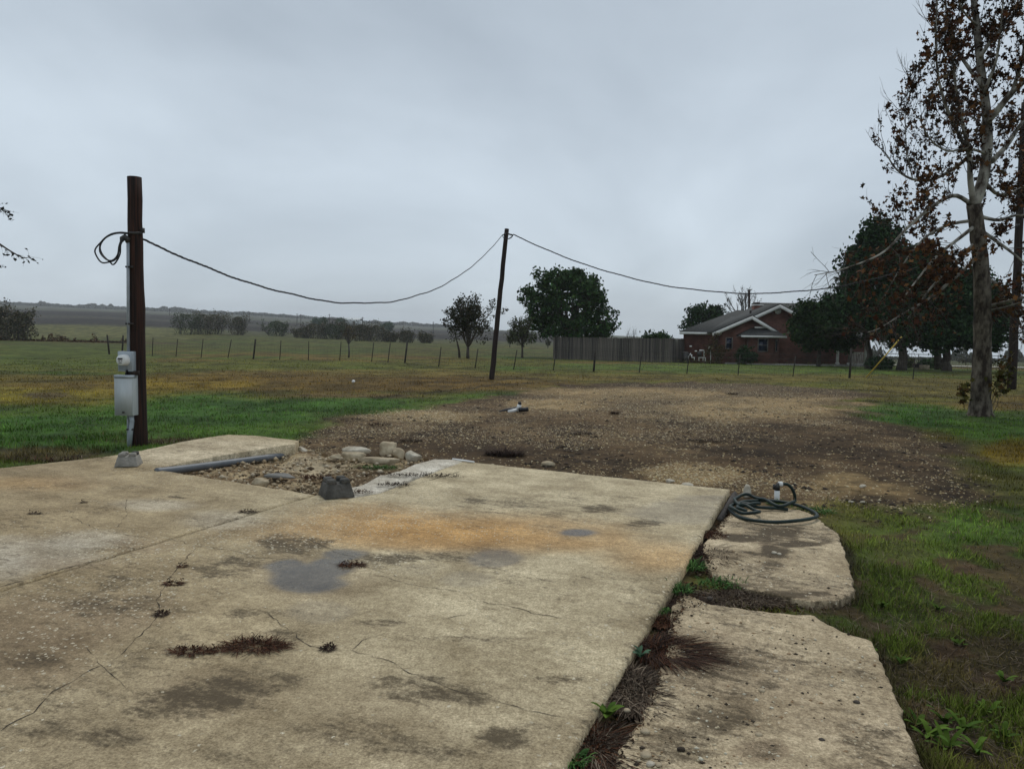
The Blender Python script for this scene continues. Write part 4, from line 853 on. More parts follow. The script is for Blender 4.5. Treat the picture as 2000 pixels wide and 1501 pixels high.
X_, _ = proj(ga[None] + (gt - ga)[None] * np.linspace(0, 1, 200)[:, None]); tt = np.interp(1761, X_, np.linspace(0, 1, 200))
m = MB(); m.tube([ga + (gt - ga) * .015, ga + (gt - ga) * tt], .03, 8); m.build('guard', MAT['yellow'], root)
for px, y0, y1, Y, lab in ((195, 597, 609, 900, 'tiny far pole on the hazy ridge behind the meter pole'), (331, 603, 617, 560, 'tiny far pole right of the meter pole on the ploughed rise'), (487, 609, 626, 480, 'tiny far pole above the bare round bush'), (580, 612, 632, 430, 'left pole of the close far pair by the farmstead'), (587.5, 613.5, 633, 430, 'right pole of the close far pair by the farmstead'), (643, 613, 630, 420, 'far pole standing between the farmstead trees'), (708, 619, 650, 330, 'far pole beside the pale metal shed'), (846, 628, 648, 420, 'lone far pole left of the feathery tree'), (1463, 565, 612, 78, 'dark pole rising behind the brick house roof')):
    a = on_ground(px, Y); tp = WP(px + .3, y0, Y); r = .16 if Y > 100 else .13
    root = thing('utility_pole', lab, 'utility pole', a, 'far utility poles'); m = MB(); m.tube([a - [0, 0, .3], tp], [r * 1.15, r], 8); m.build('shaft', MAT['pole_dark'], root)
    m = MB(); m.box(tp - [0, 0, .5], (1.6 if Y > 100 else .3, .12, .12)); m.build('crossarm', MAT['pole_dark'], root)

# ------------------------------------------------------------------ trees
def unit(v): return v / (np.linalg.norm(v) + 1e-9)
def grow(rg, p, d, L, r, lvl, paths, tips, nch=(4, 6), spread=.8, up=.12, jit=.22, ratio=.58, lo=.25):
    n = 6; pts = [np.array(p)]; dd = unit(np.array(d, float))
    for i in range(n):
        dd = unit(dd + rg.normal(0, jit, 3) * .6 + np.array([0, 0, up])); pts.append(pts[-1] + dd * L / n)
    pts = np.array(pts); rad = r * np.linspace(1, .42, n + 1); paths.append((pts, rad))
    if lvl <= 0:
        tips.extend(pts[1:]); return
    for k in range(rg.randint(nch[0], nch[1] + 1)):
        t = lo + (1 - lo) * (k + rg.rand()) / nch[1]; t = min(t, 1); i = min(int(t * n), n - 1); q = pts[i] + (pts[i + 1] - pts[i]) * (t * n - i); dl = unit(pts[i + 1] - pts[i])
        side = unit(np.cross(dl, rg.normal(0, 1, 3))); nd = unit(dl + side * spread * rg.uniform(.7, 1.3))
        grow(rg, q, nd, L * ratio * rg.uniform(.75, 1.2) * (1.15 - .45 * t), max(r * (1 - .6 * t) * .6, .004), lvl - 1, paths, tips, nch, spread, up, jit, ratio, lo)
def tubes(paths, parent, name, mt, nbig=10, thr=.06):
    m = MB()
    for P, R in paths: m.tube(P, R, nbig if max(R) > thr else (5 if max(R) > .02 else 3), cap=max(R) > .02)
    return m.build(name, mt, parent, smooth=True)
def leaf_quads(C, size, rg, base, var=.35, flat=0.0, aspect=.6):
    C = np.asarray(C); n = len(C); a = rg.normal(0, 1, (n, 3)); a[:, 2] *= (1 - flat); a /= np.linalg.norm(a, axis=1, keepdims=True)
    b = np.cross(a, rg.normal(0, 1, (n, 3))); b /= np.linalg.norm(b, axis=1, keepdims=True); s = (size * rg.uniform(.45, 1.6, n))[:, None]
    nrm = np.cross(a, b) * s * .18
    V = np.stack([C - a * s, C + b * s * aspect + nrm, C + a * s, C - b * s * aspect + nrm], 1).reshape(-1, 3)
    Q = np.arange(n * 4).reshape(-1, 4); base = np.asarray(base)
    bc = base[rg.randint(0, len(base), n)] if base.ndim == 2 else np.tile(base, (n, 1))
    col = np.repeat(bc * rg.uniform(1 - var, 1 + var, (n, 1)), 4, 0)
    return V, Q, col
def crown_points(lobes, ncl, per, rad, rg, shell=.5):
    vol = np.array([(l[3] * l[4] * l[5]) ** .8 for l in lobes]); pr = vol / vol.sum(); out = []; cents = []
    for i in range(ncl):
        l = lobes[rg.choice(len(lobes), p=pr)]; d = unit(rg.normal(0, 1, 3)); k = shell + (1 - shell) * rg.rand() ** .7
        c = np.array(l[:3]) + d * k * np.array(l[3:6]); cents.append(c); m = max(3, int(per * rg.uniform(.5, 1.5)))
        out.append(c + rg.normal(0, 1, (m, 3)) * rad * rg.uniform(.6, 1.25) * np.array([1, 1, .75]))
    return np.vstack(out), np.array(cents)
def px_lobes(L, Y):   # (px, py, rx_px, ry_px, depth offset)
    out = []
    for px, py, rx, ry, dz in L:
        c = WP(px, py, Y + dz); s = (Y + dz) / F; out.append((c[0], c[1], c[2], rx * s, max(rx, ry) * s * .9, ry * s))
    return out
def dense_tree(name, label, base, trunk_top, lobes, ncl, per, rad, leaf, cols, r0, seed, group=None, trunk_paths=None, sub=.3, shell=.5, barkm='bark'):
    rg = np.random.RandomState(seed); base = np.array(base, float); root = thing(name, label, 'tree', base, group)
    pts, cents = crown_points(lobes, ncl, per, rad, rg, shell)
    pts = pts[pts[:, 2] > base[2] + .15]
    paths = []; tt = np.array(trunk_top, float)
    t = np.linspace(0, 1, 7)[:, None]; P = base + (tt - base) * t; P[1:-1] += rg.normal(0, r0 * .25, (5, 3)); P[0, 2] -= .2
    paths.append((P, r0 * np.array([1.35, 1.08, 1, .95, .9, .85, .8])))
    for l in lobes:
        c = np.array(l[:3]); mid = tt * .5 + c * .5 + rg.normal(0, .2, 3); paths.append((np.array([tt - [0, 0, r0], tt * .7 + mid * .3, mid, c * .7 + mid * .3, c + [0, 0, l[5] * .4]]), r0 * np.array([.6, .5, .4, .28, .1])))
    for c in cents[rg.rand(len(cents)) < sub]:
        l = min(lobes, key=lambda q: np.linalg.norm(np.array(q[:3]) - c)); s = np.array(l[:3]); md = (s + c) / 2 + rg.normal(0, .12, 3); paths.append((np.array([s, md, c]), np.array([r0 * .2, r0 * .12, .008])))
    tubes(paths, root, 'trunk', MAT[barkm])
    V, Q, C = leaf_quads(pts, leaf, rg, cols); mesh_np('crown', V, Q, MAT['leaf'], root, col=C)
    return root
OAK = np.array([[.028, .062, .020], [.038, .082, .025], [.020, .045, .016], [.055, .09, .03]])
OAKD = np.array([[.018, .04, .016], [.026, .058, .021], [.012, .028, .012], [.036, .066, .026]])
GREY = np.array([[.075, .08, .055], [.10, .10, .07], [.06, .065, .045], [.14, .125, .10]]) * 1.15  # far foliage greys, lightened in colour to stand in for distance haze

# big tree behind the plank fence
Yk = 63.5; b = on_ground(1115, Yk)
dense_tree('oak_tree', 'big dark round oak tree behind the plank fence', b, WP(1118, 655, Yk), px_lobes([(1100, 585, 62, 56, 0), (1060, 600, 34, 46, .5), (1030, 575, 16, 22, 0), (1150, 590, 32, 50, -.5), (1120, 565, 50, 40, .8), (1175, 630, 36, 34, 0), (1090, 545, 24, 22, 0), (1140, 545, 26, 20, 0), (1060, 545, 18, 20, .3), (1125, 640, 70, 26, 0), (1055, 645, 22, 22, .3)], Yk), 560, 36, .235, .13, OAK, .28, 11, shell=.55)
# oaks right of the house
rest = [(1696, 50, 'tall dark oak with a pointed top rising beside the house porch', .2, (1696, 655), [(1720, 500, 46, 60, 0), (1712, 455, 26, 30, 0), (1685, 520, 38, 44, 0), (1672, 560, 34, 40, 0), (1760, 540, 56, 60, 1), (1660, 610, 40, 40, -1), (1720, 610, 54, 50, 0), (1690, 480, 20, 26, 0), (1655, 500, 16, 16, 0)], 900, OAKD, 21),
        (1760, 47, 'dark oak with the thick pale trunk just right of the porch', .27, (1760, 650), [(1790, 590, 70, 60, 0), (1770, 640, 60, 40, 0), (1830, 560, 50, 44, .5), (1800, 520, 46, 36, .5), (1745, 620, 44, 44, -.5)], 760, OAKD, 22),
        (1848, 46.5, 'wide low oak with a forked dark trunk behind the sycamore', .27, (1846, 668), [(1870, 600, 70, 56, 0), (1910, 630, 52, 46, 0), (1850, 650, 60, 36, -.5), (1930, 600, 34, 50, .3), (1890, 555, 50, 34, 0), (1945, 655, 22, 28, 0), (1815, 645, 40, 34, 0)], 800, OAKD, 23),
        (1598, 54, 'drooping dark green tree in front of the brick house wall', .14, (1600, 660), [(1600, 640, 46, 44, 0), (1580, 605, 26, 26, 0), (1630, 620, 40, 40, .3), (1562, 640, 18, 30, 0), (1640, 660, 36, 26, -.3), (1620, 590, 22, 16, 0)], 420, OAK * .8, 24)]
for px, Y, lab, r, tp, lob, nc, cols, sd in rest:
    dense_tree('oak_tree', lab, on_ground(px, Y), WP(*tp, Y), px_lobes(lob, Y), nc, 36, .24, .12, cols, r, sd, 'oaks beside the house', shell=.45)
b = on_ground(1834, 52); rt = thing('oak_tree', 'slanting dark trunk standing just left of the forked oak', 'tree', b, 'oaks beside the house')
m = MB(); m.tube([b - [0, 0, .2], WP(1831, 690, 52), WP(1826, 670, 52), WP(1822, 640, 52)], [.3, .24, .22, .2], 10); m.build('trunk', MAT['bark'], rt, smooth=True)
rg = np.random.RandomState(5); pt, _ = crown_points(px_lobes([(1815, 625, 44, 34, 0), (1835, 600, 40, 30, 0)], 52), 160, 28, .3, rg, .3); V, Q, C = leaf_quads(pt, .14, rg, OAKD); mesh_np('crown', V, Q, MAT['leaf'], rt, col=C)
# behind the house
Yb = 82
dense_tree('oak_tree', 'dark green tree peeking over the left roof slope of the house', on_ground(1375, Yb), WP(1375, 640, Yb), px_lobes([(1375, 625, 30, 28, 0), (1393, 610, 16, 16, 0), (1365, 612, 16, 18, 0), (1346, 632, 10, 12, 0), (1400, 625, 14, 16, 0)], Yb), 170, 26, .35, .15, OAKD, .22, 31)
b = on_ground(1452, 80); rt = thing('bare_tree', 'leafless branching tree behind the house ridge', 'tree', b); rg = np.random.RandomState(61); paths = []; tips = []
tp = WP(1452, 630, 80); paths.append((np.array([b, (b + tp) / 2, tp]), np.array([.22, .2, .17])))
for k in range(7): a = (k - 3) * .28; grow(rg, tp, (math.sin(a), rg.uniform(-.4, .4), math.cos(a)), 3.3, .08, 3, paths, tips, (4, 5), .7, .1, .2, .5)
tubes(paths, rt, 'trunk', MAT['grey_twig']); V, Q, C = leaf_quads(np.array(tips)[::14], .07, rg, np.array([.06, .045, .03])); mesh_np('crown', V, Q, MAT['leaf'], rt, col=C)
b = on_ground(1228, 66); rt = thing('bare_tree', 'small leafless twiggy tree poking over the plank fence', 'tree', b); rg = np.random.RandomState(64); paths = []; tips = []
for k in range(4): grow(rg, b, (rg.normal(0, .25), rg.normal(0, .25), 1), 2.2, .05, 2, paths, tips, (4, 5), .5, .15, .15)
tubes(paths, rt, 'trunk', MAT['grey_twig'])
hb = on_ground(1280, 63)
dense_tree('hedge_bush', 'dark green bush top showing above the plank fence', hb, WP(1280, 680, 63), px_lobes([(1270, 668, 22, 18, 0), (1290, 666, 18, 17, 0), (1257, 672, 12, 16, 0)], 63), 120, 24, .2, .12, OAK, .12, 33)

def sparse_tree(name, label, px, Y, top_py, fork_py, width_px, seed, nl, leafsz, cols, r, nch=(4, 5), spread=.65, lvl=3, mains=6, lf=1, extra_trunk=None, up=.14, cloud=None):
    rg = np.random.RandomState(seed); b = on_ground(px, Y); rt = thing(name, label, 'tree', b); s = Y / F
    fk = WP(px, fork_py, Y); H = (fork_py - top_py) * s; Wd = width_px * s / 2; paths = [(np.array([b - [0, 0, .15], b * .6 + fk * .4 + rg.normal(0, .03, 3), fk]), np.array([r * 1.3, r, r * .85]))]; tips = []
    for k in range(mains):
        a = (k + .5) / mains * 2 - 1; d = np.array([a * Wd * .9, rg.uniform(-.6, .6) * Wd, H * (1 - .45 * a * a)]); grow(rg, fk, d, np.linalg.norm(d) * .8, r * .6, lvl - 1, paths, tips, nch, spread, up, .16, .5)
    if extra_trunk: c = on_ground(extra_trunk[0], Y + .6); q = WP(extra_trunk[1], extra_trunk[2], Y + .3); paths.append((np.array([c - [0, 0, .15], (c + q) / 2 + [.03, 0, 0], q]), np.array([r * .9, r * .7, r * .5]))); grow(rg, q, (-.3, 0, 1), H * .4, r * .4, 2, paths, tips, nch, spread, up, .16, .5)
    tubes(paths, rt, 'trunk', MAT['grey_twig'] if r < .09 else MAT['bark'])
    tips = np.array(tips)
    if nl and len(tips):
        C = tips[rg.randint(0, len(tips), nl)] + rg.normal(0, .09, (nl, 3))
        if cloud: C = np.vstack([C[:nl // 2], crown_points(px_lobes(cloud, Y), nl // 22, 11, .16, rg, .1)[0]])
        V, Q, col = leaf_quads(C, leafsz, rg, cols); mesh_np('crown', V, Q, MAT['leaf'], rt, col=col)
    return rt
sparse_tree('field_tree', 'feathery half bare tree with two trunks left of the leaning pole', 914, 53, 563, 678, 118, 71, 5200, .075, np.array([[.03, .038, .02], [.045, .05, .026], [.05, .042, .025]]), .12, extra_trunk=(898, 893, 668), mains=9, up=.06, spread=.8, cloud=[(915, 640, 42, 42, 0), (905, 615, 36, 36, .3), (925, 605, 24, 36, 0), (890, 630, 26, 34, 0), (940, 640, 18, 30, 0)])
sparse_tree('field_tree', 'small pale green vase shaped tree right of the leaning pole', 1020, 59, 618, 676, 80, 72, 3000, .07, np.array([[.07, .085, .04], [.09, .1, .05], [.06, .06, .035]]), .09, mains=8, up=.1, spread=.6, cloud=[(1018, 655, 22, 22, 0), (1035, 660, 14, 16, 0), (1002, 655, 12, 18, 0)])
sparse_tree('sapling', 'young leafless sapling standing just behind the wire fence', 681, 49, 632, 672, 46, 73, 260, .05, np.array([[.12, .1, .06], [.1, .08, .05]]), .055, lvl=2, mains=7, spread=.5)
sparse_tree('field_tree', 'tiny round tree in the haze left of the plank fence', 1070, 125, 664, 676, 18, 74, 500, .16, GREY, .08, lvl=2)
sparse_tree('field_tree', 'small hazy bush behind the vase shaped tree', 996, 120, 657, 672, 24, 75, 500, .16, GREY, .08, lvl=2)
# hedgerow trees out in the field
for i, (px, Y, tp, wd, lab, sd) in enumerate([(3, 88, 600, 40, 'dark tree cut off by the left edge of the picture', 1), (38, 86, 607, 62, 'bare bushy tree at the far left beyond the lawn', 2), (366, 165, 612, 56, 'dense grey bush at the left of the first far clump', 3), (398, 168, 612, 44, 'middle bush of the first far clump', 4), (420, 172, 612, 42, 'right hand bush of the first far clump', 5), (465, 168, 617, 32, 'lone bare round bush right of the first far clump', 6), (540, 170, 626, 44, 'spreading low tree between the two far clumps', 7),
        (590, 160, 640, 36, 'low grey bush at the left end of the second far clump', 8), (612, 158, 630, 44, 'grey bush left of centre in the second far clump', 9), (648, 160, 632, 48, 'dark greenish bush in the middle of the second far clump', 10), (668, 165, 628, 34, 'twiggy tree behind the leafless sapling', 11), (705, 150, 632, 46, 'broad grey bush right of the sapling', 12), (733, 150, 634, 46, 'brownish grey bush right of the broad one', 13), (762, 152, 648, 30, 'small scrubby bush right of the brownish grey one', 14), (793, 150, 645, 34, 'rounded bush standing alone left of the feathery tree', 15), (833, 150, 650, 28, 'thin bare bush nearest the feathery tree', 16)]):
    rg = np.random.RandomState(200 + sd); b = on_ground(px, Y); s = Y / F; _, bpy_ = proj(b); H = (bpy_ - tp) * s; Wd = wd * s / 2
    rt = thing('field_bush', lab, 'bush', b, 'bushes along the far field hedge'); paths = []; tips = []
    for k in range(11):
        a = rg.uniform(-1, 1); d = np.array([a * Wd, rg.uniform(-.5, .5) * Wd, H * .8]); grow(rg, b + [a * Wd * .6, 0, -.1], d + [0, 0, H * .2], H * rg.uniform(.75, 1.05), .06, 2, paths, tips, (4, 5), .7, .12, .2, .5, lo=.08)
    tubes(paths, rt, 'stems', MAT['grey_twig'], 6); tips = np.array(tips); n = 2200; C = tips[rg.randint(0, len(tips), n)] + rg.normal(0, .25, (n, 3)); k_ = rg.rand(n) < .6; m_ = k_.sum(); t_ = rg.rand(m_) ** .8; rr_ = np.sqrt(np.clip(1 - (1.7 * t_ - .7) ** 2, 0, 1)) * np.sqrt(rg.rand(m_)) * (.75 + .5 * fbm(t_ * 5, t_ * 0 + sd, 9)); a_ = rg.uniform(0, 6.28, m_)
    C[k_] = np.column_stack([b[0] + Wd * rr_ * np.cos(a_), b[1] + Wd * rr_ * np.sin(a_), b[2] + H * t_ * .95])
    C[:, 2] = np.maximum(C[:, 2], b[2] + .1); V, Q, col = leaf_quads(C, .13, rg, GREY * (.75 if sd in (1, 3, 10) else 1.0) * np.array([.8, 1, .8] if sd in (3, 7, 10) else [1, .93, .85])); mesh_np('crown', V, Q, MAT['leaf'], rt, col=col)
# weedy strip at the end of the lawn
rg = np.random.RandomState(301); n = 3600; PXr = rg.uniform(-60, 250, n); Yr = 88 + rg.normal(0, 1.6, n); Xr = (PXr - 1000) / F * Yr; hh = rg.rand(n) ** 2 * (.15 + 1.0 * sstep(.45, .8, fbm(PXr / 14, PXr * 0, 151)))
C = np.stack([Xr, Yr, terrain(Xr, Yr) + hh], 1); V, Q, col = leaf_quads(C, .12, rg, np.array([[.09, .05, .03], [.07, .05, .03], [.10, .075, .04]])); tag(mesh_np('weeds', V, Q, MAT['leaf'], col=col), 'reddish brown weed strip along the end of the lawn', 'weeds', kind='stuff')
# wood on the far ridge
rg = np.random.RandomState(303); n = 30000; PXr = rg.uniform(-350, 960, n); Yr = 1205 + rg.normal(0, 16, n); Xr = (PXr - 1000) / F * Yr
env = 3.2 + 18 * sstep(.42, .75, fbm(PXr / 40, PXr * 0, 91)) * (1 - sstep(150, 420, PXr)) + 4 * fbm(PXr / 12, PXr * 0, 93)
C = np.stack([Xr, Yr, terrain(Xr, Yr) + rg.rand(n) * env - .3], 1); V, Q, col = leaf_quads(C, 1.3, rg, np.array([[.045, .05, .03], [.06, .06, .04]])); tag(mesh_np('far_wood', V, Q, MAT['leaf'], col=col), 'hazy line of trees along the far ridge', 'woodland', kind='stuff')
n = 14000; PXr = rg.uniform(1690, 2300, n); Yr = 230 + rg.normal(0, 12, n); Xr = (PXr - 1000) / F * Yr; env = .8 + 5.5 * sstep(.4, .8, fbm(PXr / 30, PXr * 0, 95)); C = np.stack([Xr, Yr, terrain(Xr, Yr) + rg.rand(n) * env], 1)
V, Q, col = leaf_quads(C, .35, rg, np.array([[.045, .05, .03], [.06, .06, .04]])); tag(mesh_np('far_wood', V, Q, MAT['leaf'], col=col), 'hazy brush seen under the oaks beyond the road', 'woodland', kind='stuff')
for px, Y, tp, wd, lab, sd in ((620, 425, 620, 18, 'left rounded tree of the far farmstead', 1), (632, 430, 619, 16, 'second rounded tree of the far farmstead', 2), (666, 420, 619, 20, 'round dark tree next to the far shed', 3), (750, 400, 632, 12, 'left half of the small far tree pair on the rise', 4), (760, 400, 629, 16, 'right half of the small far tree pair on the rise', 5)):
    b = on_ground(px, Y); s = Y / F; _, by = proj(b); by = max(by, tp + 14); c = WP(px, (tp + by) / 2, Y); lob = [(c[0], Y, c[2] + .3, wd * s / 2, wd * s / 2, (by - tp) * s / 2 * .85)]
    dense_tree('far_tree', lab, b, WP(px, (tp + by) / 2 + 3, Y), lob, 60, 16, .6, .42, OAKD * 1.4, .25, 400 + sd, 'trees of the far farmstead', shell=.2)
for px, Y, wd, h, lab, mt, rf in ((650, 440, 5.5, 3.0, 'tiny hazy farmhouse between the far rounded trees', MAT['frame'], MAT['shingle']), (690, 430, 9.0, 2.6, 'pale metal shed on the far rise', MAT['metalroof'], MAT['metalroof'])):
    b = on_ground(px, Y); b[2] = WP(px, 634, Y)[2]; rt = thing('farm_building', lab, 'building', b); m = MB(); m.box(b + [0, 0, h / 2 - .5], (wd, 8, h + 1)); m.build('wall', mt, rt); m = MB(); z = b[2] + h
    m.prism([(b[0] - wd / 2 - .3, Y - 4.3, z), (b[0] + wd / 2 + .3, Y - 4.3, z), (b[0] + wd / 2 + .3, Y, z + 1.3), (b[0] - wd / 2 - .3, Y, z + 1.3)], (0, 0, .15)); m.prism([(b[0] - wd / 2 - .3, Y + .01, z + 1.3), (b[0] + wd / 2 + .3, Y + .01, z + 1.3), (b[0] + wd / 2 + .3, Y + 4.3, z), (b[0] - wd / 2 - .3, Y + 4.3, z)], (0, 0, .15)); m.build('roof', rf, rt)
    m = MB(); m.box(b + [wd * .15, -4.02, h * .4], (1.0, .08, h * .7)); m.build('door', MAT['pole_dark'], rt)

# ------------------------------------------------------------------ the sycamore
def leaf5(C, size, rg, cols, droop=.5):
    n = len(C); ang = np.array([-150, -125, -78, -52, -18, 0, 18, 52, 78, 125, 150]) * math.pi / 180; rad = np.array([.55, .85, .5, .95, .55, 1.1, .55, .95, .5, .85, .55])
    sh = np.stack([np.sin(ang) * rad, np.cos(ang) * rad], 1); sh = np.vstack([[[0, -.35]], sh]); k = len(sh)
    a = rg.normal(0, 1, (n, 3)); a[:, 2] -= droop; a /= np.linalg.norm(a, axis=1, keepdims=True); b = np.cross(a, rg.normal(0, 1, (n, 3))); b /= np.linalg.norm(b, axis=1, keepdims=True); nr = np.cross(a, b)
    s = (size * rg.uniform(.55, 1.35, n))[:, None, None]; curl = rg.uniform(-.1, .75, n)[:, None, None]
    V = C[:, None, :] + s * (sh[None, :, 0:1] * b[:, None, :] + sh[None, :, 1:2] * a[:, None, :] + curl * (sh[None, :, 0:1] ** 2 + .3 * sh[None, :, 1:2] ** 2) * nr[:, None, :])
    T = np.array([[0, i, i + 1] for i in range(1, k - 1)]); T = (np.arange(n)[:, None, None] * k + T[None]).reshape(-1, 3)
    cc = cols[rg.randint(0, len(cols), n)] * rg.uniform(.6, 1.4, (n, 1)); return V.reshape(-1, 3), T, np.repeat(cc, k, 0)
def octas(C, r, rg, col):
    n = len(C); o = np.array([[1, 0, 0], [-1, 0, 0], [0, 1, 0], [0, -1, 0], [0, 0, 1], [0, 0, -1]], float); V = (C[:, None] + o[None] * (r * rg.uniform(.7, 1.2, n))[:, None, None]).reshape(-1, 3)
    f = np.array([[0, 2, 4], [2, 1, 4], [1, 3, 4], [3, 0, 4], [2, 0, 5], [1, 2, 5], [3, 1, 5], [0, 3, 5]]); return V, (np.arange(n)[:, None, None] * 6 + f[None]).reshape(-1, 3), np.tile(col, (n * 6, 1))
def sycamore():
    rg = np.random.RandomState(77); b = at(1915, 811, ZG); Y = b[1]
    rt = thing('sycamore_tree', 'tall mottled sycamore with sparse brown leaves at the right edge', 'tree', b)
    def pth(L, dY, r0, r1):
        n = len(L); P = np.array([WP(x, y, Y + dY * i / (n - 1)) for i, (x, y) in enumerate(L)]); P = smooth_path(P, max(6, n * 3)); return P, np.linspace(r0, r1, len(P))
    tr = smooth_path(np.array([WP(1914, 818, Y), WP(1915, 790, Y), WP(1916, 750, Y), WP(1918, 700, Y), WP(1919, 640, Y), WP(1919, 580, Y), WP(1916, 520, Y), WP(1910, 460, Y), WP(1902, 400, Y)]), 30)
    rtr = np.interp(np.linspace(0, 1, 30), [0, .07, .16, .4, .7, 1], [.36, .265, .225, .20, .18, .16]) + rg.normal(0, .006, 30)
    m = MB(); m.tube(tr, rtr, 20); m.build('trunk', MAT['bark_low'], rt, smooth=True)
    limbs = [pth([(1902, 402), (1920, 350), (1928, 293), (1928, 233), (1920, 167), (1912, 100), (1908, 50), (1902, 0), (1898, -80), (1896, -190)], .5, .135, .05),
             pth([(1902, 402), (1895, 350), (1893, 300), (1880, 240), (1868, 180), (1862, 120)], -.6, .075, .02),
             pth([(1928, 238), (1950, 213), (1977, 180), (2000, 160), (2060, 110), (2110, 20)], -.8, .085, .03), pth([(1977, 180), (1990, 140), (1998, 110), (2005, 40), (2010, -60)], -.6, .05, .02),
             pth([(1937, 315), (1967, 283), (2000, 235), (2050, 190)], .9, .07, .025),
             pth([(1893, 396), (1867, 382), (1838, 392), (1800, 420), (1765, 452), (1735, 485), (1700, 506), (1640, 527), (1591, 537)], -1.2, .055, .008),
             pth([(1893, 305), (1862, 330), (1822, 350), (1782, 350), (1750, 330), (1730, 300), (1708, 280)], 1.0, .05, .008), pth([(1782, 350), (1773, 305), (1768, 255), (1770, 200), (1776, 150)], .8, .02, .006),
             pth([(1893, 300), (1870, 258), (1845, 200), (1831, 140), (1828, 60), (1832, -20)], -.9, .045, .012), pth([(1920, 170), (1890, 130), (1860, 80), (1848, 20), (1840, -60)], 1.0, .05, .015),
             pth([(1920, 352), (1950, 380), (1985, 372), (2030, 345)], .8, .05, .02), pth([(1924, 600), (1955, 592), (1980, 585), (2020, 578)], -.9, .05, .02), pth([(1924, 607), (1957, 601), (1990, 592), (2030, 588)], -1.1, .03, .012),
             pth([(1906, 440), (1870, 468), (1830, 500), (1792, 545), (1762, 585)], -1.2, .05, .01), pth([(1908, 470), (1860, 520), (1820, 560), (1790, 600), (1772, 622)], -.3, .045, .008),
             pth([(1912, 500), (1858, 548), (1812, 585), (1760, 615), (1720, 640), (1690, 650)], -.9, .045, .008), pth([(1908, 445), (1945, 470), (1985, 500), (2030, 540)], -.6, .05, .015), pth([(1905, 420), (1950, 430), (1990, 420), (2040, 430)], .9, .05, .015),
             pth([(1905, 430), (1850, 440), (1800, 470), (1755, 530), (1722, 590)], .8, .045, .008), pth([(1928, 260), (1900, 230), (1872, 225), (1850, 250)], 1.4, .03, .01), pth([(1915, 110), (1950, 60), (1985, 20), (2020, -50)], 1.0, .05, .02), pth([(1926, 300), (1890, 290), (1850, 295), (1815, 270), (1795, 230)], -1.3, .035, .008),
             pth([(1922, 180), (1945, 120), (1955, 50), (1962, -30)], -.5, .04, .012), pth([(1908, 50), (1880, 20), (1862, -30)], -.6, .03, .01), pth([(1916, 540), (1955, 560), (1985, 610), (2000, 660)], .7, .035, .008)]
    tubes(limbs, rt, 'limb', MAT['bark_pale'], 10, .03)
    paths, tips = [], []
    for P, R in limbs:
        n = len(P); L = np.linalg.norm(np.diff(P, axis=0), axis=1).sum()
        for k in range(int(L * 9)):
            t = rg.uniform(.15, 1); i = min(int(t * (n - 1)), n - 2); p = P[i] + (P[i + 1] - P[i]) * rg.rand(); d = unit(P[i + 1] - P[i]); sd = unit(np.cross(d, rg.normal(0, 1, 3)))
            pp = proj(p); drop = -.05 if pp[1] > 470 else .2
            grow(rg, p, d * .55 + sd * .8 + [0, 0, drop * 2.0], rg.uniform(.45, 1.1), .0085, 1, paths, tips, (3, 4), .6, drop, .2, .55)
    tubes(paths, rt, 'twig', MAT['twig'])
    tips = np.array(tips); px, py = proj(tips); lowm = sstep(250, 420, py)
    ok = (px > 1690 + 125 * sstep(330, 0, py) - 40 * (py > 480)) & (py < 660)
    prob = (.42 + .45 * lowm) * ok * (1 - .75 * sstep(560, 640, py)) * np.where(px < 1800, .6, 1); sel = tips[rg.rand(len(tips)) < prob]
    BR = np.array([[.06, .028, .014], [.085, .04, .018], [.045, .022, .013], [.10, .05, .02], [.05, .035, .018], [.07, .026, .014], [.13, .06, .022]]) * 1.15
    V, T, C = leaf5(sel + rg.normal(0, .06, sel.shape), .072, rg, BR); mesh_np('leaves', V, T, MAT['leaf'], rt, col=C)['kind'] = 'stuff'
    sel = tips[(rg.rand(len(tips)) < .45) & ok]; V, T, C = octas(sel - [0, 0, .05], .026, rg, np.array([.03, .02, .013])); mesh_np('seed_balls', V, T, MAT['leaf'], rt, col=C)['kind'] = 'stuff'
    # shoots at the foot
    pa, tp2 = [], []
    for (x, y) in ((1930, 800), (1936, 795), (1940, 805), (1934, 770), (1885, 800)):
        q = WP(x, y, Y - .1); grow(rg, q, (.5 if x > 1900 else -.4, rg.uniform(-.3, .3), 1.0), 1.0 if x > 1900 else .5, .008, 1, pa, tp2, (4, 5), .6, .2, .2)
    tubes(pa, rt, 'shoot', MAT['twig']); tp2 = np.array(tp2); q = tp2[rg.randint(0, len(tp2), 200)]; V, T, C = leaf5(q + rg.normal(0, .06, q.shape), .075, rg, np.array([[.10, .085, .02], [.07, .07, .02], [.09, .05, .018]]) * .8); mesh_np('shoot_leaves', V, T, MAT['leaf'], rt, col=C)
sycamore()
